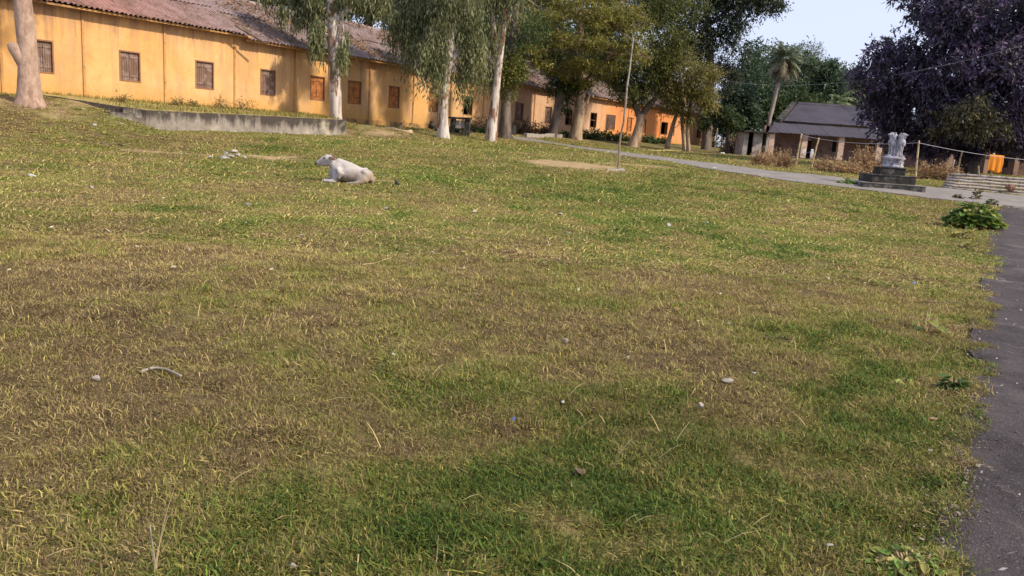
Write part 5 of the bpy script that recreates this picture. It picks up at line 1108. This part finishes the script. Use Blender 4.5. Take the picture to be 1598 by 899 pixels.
M['cowdark'] = simple('dark_muzzle', (.05, .04, .04), (.08, .06, .055), 20, rough=.5, bump=.1); M['cowear'] = simple('pinkish_brown_ear', (.15, .085, .065), (.26, .165, .13), 20, bump=.1); M['hoof'] = simple('grey_hoof', (.25, .2, .17), (.35, .3, .26), 20, bump=.1)
def small(name, f_, mat, parent, smooth=True, **kw):
    global mb
    mb = MB(); f_(); return mb.build(name, mat, parent, smooth=smooth, **kw)
small('nose', lambda: e(492.4, 255.2, 1.7, 2.6, 0, 3.4), M['cowdark'], cow)
small('mouth', lambda: mb.tube([cp_(496, 258.0, .05), cp_(500, 259.2, .06), cp_(504, 259.6, .065)], [.006, .007, .004], 5), M['cowdark'], cow)
small('eye', lambda: e(507.5, 246.6, 2.0, 1.2, .108, 1), M['cowdark'], cow)
small('eye', lambda: e(507.5, 246.4, 1.4, .9, -.085, 1), M['cowdark'], cow)
small('ear', lambda: (e(520.5, 247.2, 5.0, 2.6, .13, 1.2, -.35), e(517, 245.6, 2.0, 1.8, .095, 1.4)), M['cowear'], cow)
small('ear', lambda: e(520, 244.8, 3.2, 2.0, -.12, 1.2, -.2), M['cowear'], cow)
small('poll', lambda: e(516, 241.2, 3.2, 1.6, 0, 2.5), M['cowear'], cow)
small('hoof', lambda: e(507.7, 281, 1.8, 1.9, .28, 2), M['hoof'], cow)
small('hoof', lambda: e(546.5, 285.2, 1.8, 1.6, .3, 2), M['hoof'], cow)
def tail():
    mb.tube([cp_(579, 273, 0), cp_(583, 276, .02), cp_(584.6, 280, .03), cp_(583.6, 284, .06), cp_(581.5, 287, .12)], [.03, .025, .02, .018, .03], 8)
small('tail', tail, M['cow'], cow)
small('collar', lambda: mb.tube([cp_(515+6*math.cos(a)*.35+0, 254.5+7*math.sin(a), math.cos(a+1.2)*.0+.13*math.cos(a)) for a in np.linspace(0, 2*math.pi, 21)], [.007]*21, 4, cap=False), M['hoof'], cow)
# tether lying on the ground
q0, q1 = gp(584, 285.3), gp(615, 286); pts = [q0*(1-k)+q1*k for k in np.linspace(0, 1, 8)]; pts = [np.array([p[0], p[1], float(H(p[0], p[1]))+.05]) for p in pts]
mb = MB(); mb.tube(pts, [.006]*8, 5); mb.build('tether_rope', M['bambo'], loc=q0, label='thin pale stick like rope on the grass between the cow and the crow', cat='rope')
# ------------------------------------------------------------------ crow
cb_ = gp(619, 290); Yk = cb_[1]; kk_ = Yk/F_PX
crow = thing('crow', 'small black crow standing on the grass right of the cow', 'bird', cb_)
def ck(px, py, d=0): p = at(px, py, Yk); p[1] -= d; return p
mb = MB(); mb.tube([ck(622.5, 289.3), ck(620.5, 287.2), ck(618.8, 285), ck(617.6, 283.2)], [.018, .05, .055, .035], 10); mb.ell(ck(617.2, 282.2), (.032, .03, .03)); mb.tube([ck(617, 282), ck(615.6, 282.3)], [.014, .004], 6); o_ = mb.build('body', M['black'], crow, smooth=True)
rm = o_.modifiers.new('r', 'REMESH'); rm.mode = 'VOXEL'; rm.voxel_size = .006
mb = MB(); mb.hexa([ck(621.5, 289.2, -.02), ck(621.5, 289.2, .02), ck(624, 290.8, .03), ck(624, 290.8, -.03), ck(622, 288.4, -.02), ck(622, 288.4, .02), ck(624.4, 290.2, .03), ck(624.4, 290.2, -.03)]); mb.build('tail', M['black'], crow)
for d in (-.02, .02): mb = MB(); mb.tube([ck(619.6, 287.5, d), ck(619.4, 290.2, d)], [.006, .005], 5); mb.build('leg', M['black'], crow)
# ------------------------------------------------------------------ poles, wires, fence
def pole(name, base, top, r0_, r1_, mat, label, cat='pole', group=None, bend=.0, Yt=None, knots=()):
    b_ = np.array(base) if len(base) == 3 else gp(*base); tp_ = at(top[0], top[1], b_[1] if Yt is None else Yt); rr_ = random.Random(int(b_[0]*100))
    n = 9; pts = [b_+(tp_-b_)*i/(n-1)+np.array([rr_.uniform(-1, 1), rr_.uniform(-1, 1), 0])*bend*math.sin(math.pi*i/(n-1)) for i in range(n)]; pts[0] = pts[0]-np.array([0, 0, .15])
    mb_ = MB(); mb_.tube(pts, [r0_+(r1_-r0_)*i/(n-1) for i in range(n)], 8); o_ = mb_.build(name, mat, loc=b_, smooth=True, label=label, cat=cat, group=group); return o_, pts
b = gp(963, 266); fp = thing('flagpole', 'tall thin rusty flagpole leaning right on the grass, small stone at its foot', 'flagpole', b)
tp_ = at(988.5, 58, b[1]); n = 12; rr_ = random.Random(2)
pts = [b+(tp_-b)*i/(n-1)+np.array([rr_.uniform(-.03, .03), 0, 0])*(0 < i < n-1) for i in range(n)]; pts[0] = pts[0]-np.array([0, 0, .2])
mb = MB(); mb.tube(pts[:7], [.035]*7, 8); mb.build('lower_pole', M['pole'], fp); mb = MB(); mb.tube(pts[6:], [.031, .03, .028, .026, .024, .022][:len(pts[6:])], 8); mb.build('upper_pole', M['greybam'], fp)
for i in (6, 7, 9): mb = MB(); p = pts[i]; mb.tube([p, p+np.array([.10, -.02, .06])], [.02, .012], 6); mb.build('bracket', M['pole'], fp)
mb = MB(); mb.box(b+np.array([-.05, -.05, .01]), ex, ey, ez, .30, .2, .035, .04, rnd); mb.build('foot_stone', M['greystone'], fp)
PG = 'slim bamboo clothesline poles by the small house'
o1, p1 = pole('clothesline_pole', gp(1241, 262), (1251, 209), .045, .035, M['bambo'], 'grey bamboo pole left of the white clothes', 'pole', PG, .02)
o2, p2_ = pole('clothesline_pole', gp(1265, 266), (1278, 215), .04, .03, M['bambo'], 'slanting bamboo pole with white cloth hanging beside it', 'pole', PG, .02)
o3, p3 = pole('clothesline_pole', gp(1428, 283), (1434, 219), .042, .034, M['bambo'], 'pale bamboo pole just right of the statue carrying the long line', 'pole', PG, .01)
o4, p4 = pole('clothesline_pole', gp(1114, 244), (1120, 200), .05, .04, M['bambo'], 'lone straw coloured pole near the far end of the school', 'pole', PG, .02)
o5, p5 = pole('fence_post', gp(1492, 276), (1502, 235), .05, .04, M['bambo'], 'slanting bamboo post behind the left end of the rail fence', 'post', 'posts behind the rail fence', .02)
o6, p6 = pole('fence_post', gp(1484, 277), (1489, 249), .045, .04, M['greybam'], 'short forked post next to the slanting bamboo post', 'post', 'posts behind the rail fence', .02)
o7, p7 = pole('fence_post', gp(1528, 280), (1527, 259), .03, .03, M['bambo'], 'thin upright stick between the posts and the orange cloth', 'post', 'posts behind the rail fence', .01)
o8, p8 = pole('fence_post', gp(1546, 284), (1551, 239), .05, .045, M['bambo'], 'bamboo post the orange cloth hangs against', 'post', 'posts behind the rail fence', .01)
def cable(name, A_, B_, sag, r_, label, mat='wire', n=16):
    pts = [A_*(1-k)+B_*k-np.array([0, 0, sag*4*k*(1-k)]) for k in np.linspace(0, 1, n)]; mb_ = MB(); mb_.tube(pts, [r_]*n, 5); return mb_.build(name, M[mat], loc=A_, label=label, cat='wire'), pts
cable('clothesline', p1[-1]-np.array([0, 0, .05]), p2_[-1]-np.array([0, 0, .05]), .01, .014, 'short line between the two bamboo poles of the small house')
cable('clothesline', p2_[-1]-np.array([0, 0, .05]), p3[-1]-np.array([0, 0, .1]), .12, .010, 'long pale line running behind the lion heads')
cable('clothesline', p3[-1]-np.array([0, 0, .1]), at(1640, 252, p8[-1][1]), .12, .010, 'pale line running right from the pole beside the statue')
cable('power_line', at(1120, 124, 60), at(1700, 40, 34), 1.2, .008, 'thin power line crossing the great purplish tree', n=30)
cable('power_line', at(1180, 120, 75), at(1345, 112, 60), .5, .016, 'thin dark line sagging across the palm trunk', 'black')
# white clothes
def cloth(A_, B_, drop, mat, label, seed, name='cloth', folds=5, amp=.04):
    rg_ = random.Random(seed); nx, nz = 16, 10; vs = []; 
    for j in range(nz+1):
        for i in range(nx+1):
            u_, v_ = i/nx, j/nz; p = A_*(1-u_)+B_*u_-np.array([0, 0, drop*v_*(1+.06*math.sin(u_*7+seed))]); p = p+np.array([.012*math.sin(9*v_+i), -amp*math.sin(u_*folds*2*math.pi+seed)*(.3+v_), 0])
            vs.append(p)
    f = [(j*(nx+1)+i, j*(nx+1)+i+1, (j+1)*(nx+1)+i+1, (j+1)*(nx+1)+i) for j in range(nz) for i in range(nx)]
    mb_ = MB(); mb_.add(vs, f); o_ = mb_.build(name, mat, loc=A_, smooth=True, label=label, cat='cloth'); so_ = o_.modifiers.new('s', 'SOLIDIFY'); so_.thickness = .01; return o_
Yh = p2_[0][1]+.3
cloth(at(1253.5, 232, Yh), at(1258, 233, Yh), .30, M['cloth_w'], 'small white cloth hanging between the two bamboo poles', 1, folds=2, amp=.03)
cloth(at(1265.5, 233, Yh-.4), at(1270, 233, Yh-.4), .42, M['cloth_w'], 'longer white cloth hanging on the slanting bamboo pole', 2, folds=2, amp=.03)
o_, _ = cable('clothesline', p1[3], p2_[5], .02, .01, 'low string between the two bamboo poles that holds the white clothes')
Yo = p8[0][1]-.1
cloth(at(1544.5, 241, Yo), at(1567.5, 243, Yo), .78, M['cloth_o'], 'bright orange cloth hanging above the rail fence', 3, name='orange_cloth', folds=2.5, amp=.018)
# bamboo rail fence
fa, fb = gp(1470, 293), gp(1625, 304); fen = thing('rail_fence', 'low fence of stacked pale bamboo rails at the right edge', 'fence', fa)
fl = gp(1472, 294)
Yf0, Yf1 = fl[1], gp(1640, 309)[1]
for k, (ya, yb) in enumerate(((292, 309), (288.5, 303.5), (284.5, 298), (280, 292.5), (276, 286.5), (272.5, 281.5))):
    xa_ = 1470+k*2.2; A_ = at(xa_, ya, Yf0+k*.06); B_ = at(1640, yb, Yf1+k*.06); n = 9; rr_ = random.Random(k)
    pts = [A_*(1-i/8)+B_*i/8+np.array([0, rr_.uniform(-.02, .02), rr_.uniform(-.02, .02)]) for i in range(n)]; mb = MB(); mb.tube(pts, [.045]*n, 7); mb.build('rail', M['greybam'], fen, smooth=True)
for px in (1478, 1512, 1546, 1592, 1630):
    y0_, y1_ = 292+(px-1470)*.1, 272+(px-1470)*.055; yy = Yf0+(Yf1-Yf0)*(px-1470)/170; A_ = at(px-2, y0_+3, yy+.42); B_ = at(px+2, y1_-3, yy+.45); mb = MB(); mb.tube([A_-np.array([0, 0, .25]), B_], [.04, .035], 7); mb.build('post', M['bark_buff'], fen)
mb = MB(); mb.tube([at(1536, 296, Yf0-.1), at(1548, 278, Yf0-.1)], [.02, .018], 6); mb.build('tie_stick', M['bark_dark'], fen)
sk = at(1576, 292, gp(1580, 303)[1]-.1); mb = MB(); mb.ell(sk, (.17, .1, .13)); mb.ell(sk+np.array([.1, 0, -.03]), (.12, .08, .1)); o_ = mb.build('sack', simple('brown_sacking', (.22, .12, .09), (.15, .08, .06), 10), loc=sk, smooth=True, label='dark brown sack slung on the rail fence', cat='sack'); rm = o_.modifiers.new('r', 'REMESH'); rm.mode = 'VOXEL'; rm.voxel_size = .03; dm = o_.modifiers.new('d', 'DISPLACE'); tx = bpy.data.textures.new('c', 'CLOUDS'); tx.noise_scale = .15; dm.texture = tx; dm.strength = .08
# hose
hp = [gp(px, py) for px, py in ((1003, 233.5), (1008, 236), (1022, 236.5), (1035, 235), (1050, 236), (1062, 237))]; hp = smooth_path(hp, 26); mb = MB(); mb.tube([np.array([p[0], p[1], float(H(p[0], p[1]))+.05]) for p in hp], [.035]*26, 6); mb.build('hose', M['hose'], loc=hp[0], label='pale yellow hose snaking beside the path under the trees', cat='hose')
# ------------------------------------------------------------------ stones and scraps
def rock(c, r, seed, flat=.6):
    rr_ = random.Random(seed); import bmesh
    bm = bmesh.new(); bmesh.ops.create_icosphere(bm, subdivisions=2, radius=1)
    for _ in range(14):   # chop with planes for a broken look
        n_ = Vector((rr_.gauss(0, 1), rr_.gauss(0, 1), rr_.gauss(0, 1))).normalized(); d_ = rr_.uniform(.38, .8)
        for v in bm.verts:
            k = v.co.dot(n_)-d_
            if k > 0: v.co -= n_*k
    for v in bm.verts: v.co = Vector((v.co.x*r[0], v.co.y*r[1], v.co.z*r[2]))
    vs = [np.array(v.co)+np.array(c) for v in bm.verts]; f = [tuple(v.index for v in fc.verts) for fc in bm.faces]; bm.free(); return vs, f
def stone(px, py, wpx, hpx, label, mat='stone', name='stone', cat='stone', group='stones lying on the field', seed=None, lift=.5):
    b_ = gp(px, py+hpx*.5); k = b_[1]/F_PX; mb_ = MB(); r_ = (wpx*k/2, wpx*k/2*.7, hpx*k/2); c_ = b_+np.array([0, 0, r_[2]*lift*.6+.02]); vs, f = rock(c_, [v*1.15 for v in r_], seed or int(px*7+py)); mb_.add(vs, f)
    return mb_.build(name, M[mat], loc=b_, label=label, cat=cat, group=group)
ST = [(50, 273, 12, 7, 'pale stone nearest the left edge of the field', 'white'), (142, 292, 12, 5, 'pale flat stone right of the leftmost stone', 'stone'), (387, 318, 17, 8, 'biggest squarish lone stone, below the stone pile', 'stone'), (602, 325, 11, 6, 'pale stone below the crow', 'stone'), (741, 329, 10, 7, 'pale stone right of the one below the crow', 'stone'),
      (875, 334, 9, 4, 'flat pale stone in the middle of the field', 'stone'), (885, 364, 14, 3, 'very flat grey stone just below the middle stone', 'greystone'), (1043, 350, 8, 7, 'small bright stone below the flagpole', 'white'), (1101, 347, 9, 6, 'dull stone right of the small bright stone', 'stone'), (1209, 346, 7, 8, 'dark brown upright stone chunk on the right of the field', 'brick'),
      (470, 368, 5, 4, 'tiny white stone left of the centre', 'white'), (1137, 597, 24, 7, 'broad flat grey stone in the near right grass', 'greystone'), (152, 590, 16, 14, 'dull grey stone left of the curved pale stick', 'greystone'), (877, 632, 8, 7, 'small white pebble in the brown patch', 'white'), (1092, 634, 14, 12, 'pinkish grey stone in the right grass', 'greystone'),
      (883, 532, 12, 10, 'sunken pale stone in the dry patch', 'stone'), (1176, 585, 8, 6, 'small white pebble right of the broad flat stone', 'white'), (1455, 658, 16, 8, 'pinkish stone close to the road edge', 'brick'), (190, 193, 9, 4, 'pale stone on the bank below the tan trunk', 'stone'), (1291, 434, 6, 4, 'tiny white pebble on the right of the field', 'white'), (979, 560, 5, 4, 'tiny pale pebble in the middle of the dry patch', 'white'),
      (613, 556, 9, 7, 'little pale stone near the centre left', 'stone'), (458, 889, 14, 9, 'dull stone at the bottom edge', 'greystone'), (1294, 856, 14, 8, 'pale brown stone by the bottom right weeds', 'greystone'), (957, 305, 12, 2.5, 'flat dark stone below the flagpole foot', 'brick'), (147, 194, 8, 5, 'small pale stone on the bank left of the steps', 'stone')]
for i, (px, py, wp, hp_, lab, mt) in enumerate(ST): stone(px, py, wp, hp_, lab, mt)
for i, (px, py, wp, hp_, lab) in enumerate([(350, 246.5, 32, 7, 'long low slab at the left of the stone pile'), (352, 240, 9, 10, 'upright block left of the top of the stone pile'), (364, 236, 13, 8, 'topmost block of the stone pile'), (362, 244, 14, 8, 'block under the top of the stone pile'), (371, 242, 12, 7, 'block on the right shoulder of the stone pile'), (365, 249, 12, 6, 'front block of the stone pile'), (382, 246, 13, 8, 'rightmost block of the stone pile'), (328, 245, 10, 4, 'small chip at the far left of the stone pile')]):
    b_ = gp(px, 247.5); k = b_[1]/F_PX; c_ = at(px, py, b_[1]); r_ = (wp*k/2, wp*k/2*.6, hp_*k/2); mb = MB(); vs, f = rock(c_, [v*1.15 for v in r_], 900+i); mb.add(vs, f); mb.build('stone', M['stone'], loc=c_, label=lab, cat='stone', group='blocks of the broken stone pile')
stone(905, 736, 34, 16, 'dark dried dung lump in the near green grass', 'dung', 'dung', 'dung', None)
stone(1137, 507, 14, 5, 'pale blue white scrap on the right of the field', 'white', 'scrap', 'litter', 'scraps of litter on the field'); stone(801, 658, 5, 11, 'small blue scrap standing in the grass', 'blue', 'scrap', 'litter', 'scraps of litter on the field'); stone(1425, 442, 7, 5, 'tiny blue scrap on the grass left of the road', 'blue', 'scrap', 'litter', 'scraps of litter on the field'); stone(1128, 238, 8, 4, 'white scrap near the lone straw coloured pole', 'white', 'scrap', 'litter', 'scraps of litter on the field'); stone(1115, 262, 7, 3, 'white scrap at the edge of the path', 'white', 'scrap', 'litter', 'scraps of litter on the field'); stone(1204, 253, 5, 3, 'white scrap under the left brush heap', 'white', 'scrap', 'litter', 'scraps of litter on the field')
def stick(pix, r_, mat, label, lift=.02, name='stick', hs=None):
    pts = [gp(px, py) for px, py in pix]; 
    if hs: pts = [p+np.array([0, 0, h_]) for p, h_ in zip(pts, hs)]
    else: pts = [p+np.array([0, 0, lift]) for p in pts]
    pts = list(smooth_path(pts, len(pts)*4)); n = len(pts); mb_ = MB(); mb_.tube(pts, [r_*(1-.5*i/n) for i in range(n)], 6); return mb_.build(name, M[mat], loc=pts[0], smooth=True, label=label, cat='stick', group='sticks lying on the field')
stick([(221, 588), (235, 583), (252, 583), (268, 587), (283, 595)], .011, 'greystone', 'curved pale stick in the brown grass on the left', .03)
stick([(158, 226), (168, 228), (174, 229)], .04, 'bark_dark', 'short dark stick left of the dusty track', .04); stick([(186, 228), (193, 230)], .05, 'bark_dark', 'dark chunk of wood beside the short dark stick', .05)
stick([(1440, 474), (1480, 475), (1528, 471)], .008, 'bark_dark', 'thin dark twig lying toward the road edge', .02)
stick([(565, 416), (585, 414), (612, 404)], .007, 'bambo', 'thin pale stalk near the centre of the field', .02)
stick([(1190, 532), (1215, 530), (1236, 535)], .008, 'bark_dark', 'small dark twig in the right grass', .02)
# near straw stalks, upright
def stalk(pb, pt, label, r_=.0022, bend=(0, 0), mat='bambo'):
    b_ = gp(*pb) if pb[1] < 899 else gbase(pb[0], 2.75); tp_ = at(pt[0], pt[1], b_[1]); mid = (b_+tp_)/2+np.array([bend[0], 0, bend[1]]); pts = [b_*(1-k)**2+2*mid*k*(1-k)+tp_*k*k for k in np.linspace(0, 1, 8)]
    mb_ = MB(); mb_.tube(pts, [r_*(1-.6*i/7) for i in range(8)], 5); return mb_.build('dry_stalk', M[mat], loc=b_, label=label, cat='stalk', group='dry stalks standing in the near grass')
stalk((243, 896), (272, 762), 'longest dry stalk leaning right at the bottom left', bend=(-.02, 0)); stalk((240, 896), (262, 806), 'shorter dry stalk beside the longest one', bend=(-.01, 0)); stalk((243, 893), (234, 820), 'white chalky twig crossing the long dry stalks', .004, mat='stone'); stalk((958, 738), (990, 682), 'dry stalk arching right above the green patch', bend=(-.03, .03)); stalk((956, 736), (982, 690), 'second dry stalk arching beside the green patch', bend=(-.02, .02)); stalk((1074, 640), (1072, 598), 'thin upright stalk in the right grass'); stalk((680, 892), (684, 836), 'short upright stalk at the bottom centre'); stalk((1284, 560), (1292, 550), 'tiny stalk near the flat yellow weed')
# ------------------------------------------------------------------ clutter along the foot of the school
for i, (px, py, hwp, hh, lab) in enumerate([(617, 207, 26, 6, 'big bleached log lying on the earth mound below the orange windows'), (603, 214, 12, 3.5, 'thin root like log left of the bleached log')]):
    Y_ = 42.5 if i == 0 else 41.5; A_, B_ = at(px-hwp, py-4, Y_), at(px+hwp, py+2, Y_); k = Y_/F_PX; mb = MB(); n = 7; pts = [A_*(1-j/6)+B_*j/6+np.array([0, rnd.uniform(-.1, .1), rnd.uniform(-.06, .06)]) for j in range(n)]; mb.tube(pts, [hh*k*v for v in (.5, .9, 1.1, .9, 1.0, 1.1, 1.0)], 10, rough=.15, rnd=rnd); lg = mb.build('log', simple('bleached_wood', (.42, .28, .17), (.55, .40, .27), 6), loc=A_, smooth=True, label=lab, cat='log')
    if i == 0:
        for q, (dx, dz) in enumerate(((-.2, .5), (.35, .55), (.0, .4))): mb = MB(); p = A_*.4+B_*.6; p = p+np.array([q*.25-.3, 0, .1]); mb.tube([p, p+np.array([dx*.5, 0, dz*.5]), p+np.array([dx, 0, dz])], [.03, .02, .01], 5); mb.build('branch', M['bark_buff'], lg)
b = gbase(717, 46.5)
kk2 = 46.5/F_PX; zt_ = at(717, 186, 46.5)[2]; wb = thing('brick_stand', 'dark low brick stand with a pale slab between the two leaning eucalyptus trees', 'brick stand', b)
for a in (706, 729): mb = MB(); p = at(a, 195, 46.5); mb.box((p[0], 46.9, (b[2]-.1+zt_)/2), ex, ey, ez, .13, .45, (zt_-b[2]+.1)/2, .02, rnd); mb.build('side', M['darkcement'], wb)
p = at(717, 184, 46.5); mb = MB(); mb.box((p[0], 46.9, zt_+.06), ex, ey, ez, .62, .5, .06, .02, rnd); mb.build('top_slab', M['darkcement'], wb)
p = at(718, 194, 46.5); mb = MB(); mb.box((p[0], 46.6, p[2]), ex, ey, ez, .26, .05, .22, .02, rnd); mb.build('pale_slab', M['shed'], wb)
pp_ = W(wallhit(674, 198, 1.0)[0], 1.0, 0); pp_[2] = float(H(pp_[0], pp_[1])); mb = MB(); prof = [(.10, 0), (.20, .10), (.23, .24), (.16, .38), (.10, .42), (.14, .48), (.13, .50)]; vs = []; f = []
for i, (r_, z_) in enumerate(prof):
    for k in range(14): th = 2*math.pi*k/14; vs.append(pp_+np.array([r_*math.cos(th), r_*math.sin(th), z_]))
f = [(i*14+k, i*14+(k+1) % 14, (i+1)*14+(k+1) % 14, (i+1)*14+k) for i in range(len(prof)-1) for k in range(14)]; mb.add(vs, f); mb.build('clay_pot', M['black'], loc=pp_, smooth=True, label='small dark clay pot by the wall left of the first leaning eucalyptus', cat='pot')
# brick border
bb = thing('brick_border', 'low border of rough blocks edging the dark bushes before the school', 'border', W(24.5, 3.3, 1.5)); n = 15
for j in range(n):
    t_ = 21.5+j*.5; s_ = 3.6-.08*j; p = W(t_, s_, 0); zz = float(H(p[0], p[1])); mb = MB(); mb.box((p[0], p[1], zz+.10), D, N, ez, .23, .12, .14+rnd.uniform(-.03, .03), .02, rnd); mb.build('brick', M['greystone'], bb)
bb = thing('kerb', 'mossy dark kerb in front of the brick stand', 'border', W(16, 3.0, 1.5))
for j in range(6):
    t_ = 13.2+j*.55; s_ = 3.0; p = W(t_, s_, 0); zz = float(H(p[0], p[1])); mb = MB(); mb.box((p[0], p[1], zz+.06), D, N, ez, .26, .13, .10, .02, rnd); mb.build('kerb_block', M['darkcement'], bb)
pk_ = W(wallhit(798, 200, 2.2)[0], 2.2, 0); zz = float(H(pk_[0], pk_[1])); mb = MB(); mb.box((pk_[0], pk_[1], zz+.25), D, N, ez, .25, .25, .35, .02, rnd); mb.build('dark_crate', M['black'], loc=(pk_[0], pk_[1], zz), label='dark box at the left end of the brick border', cat='box')
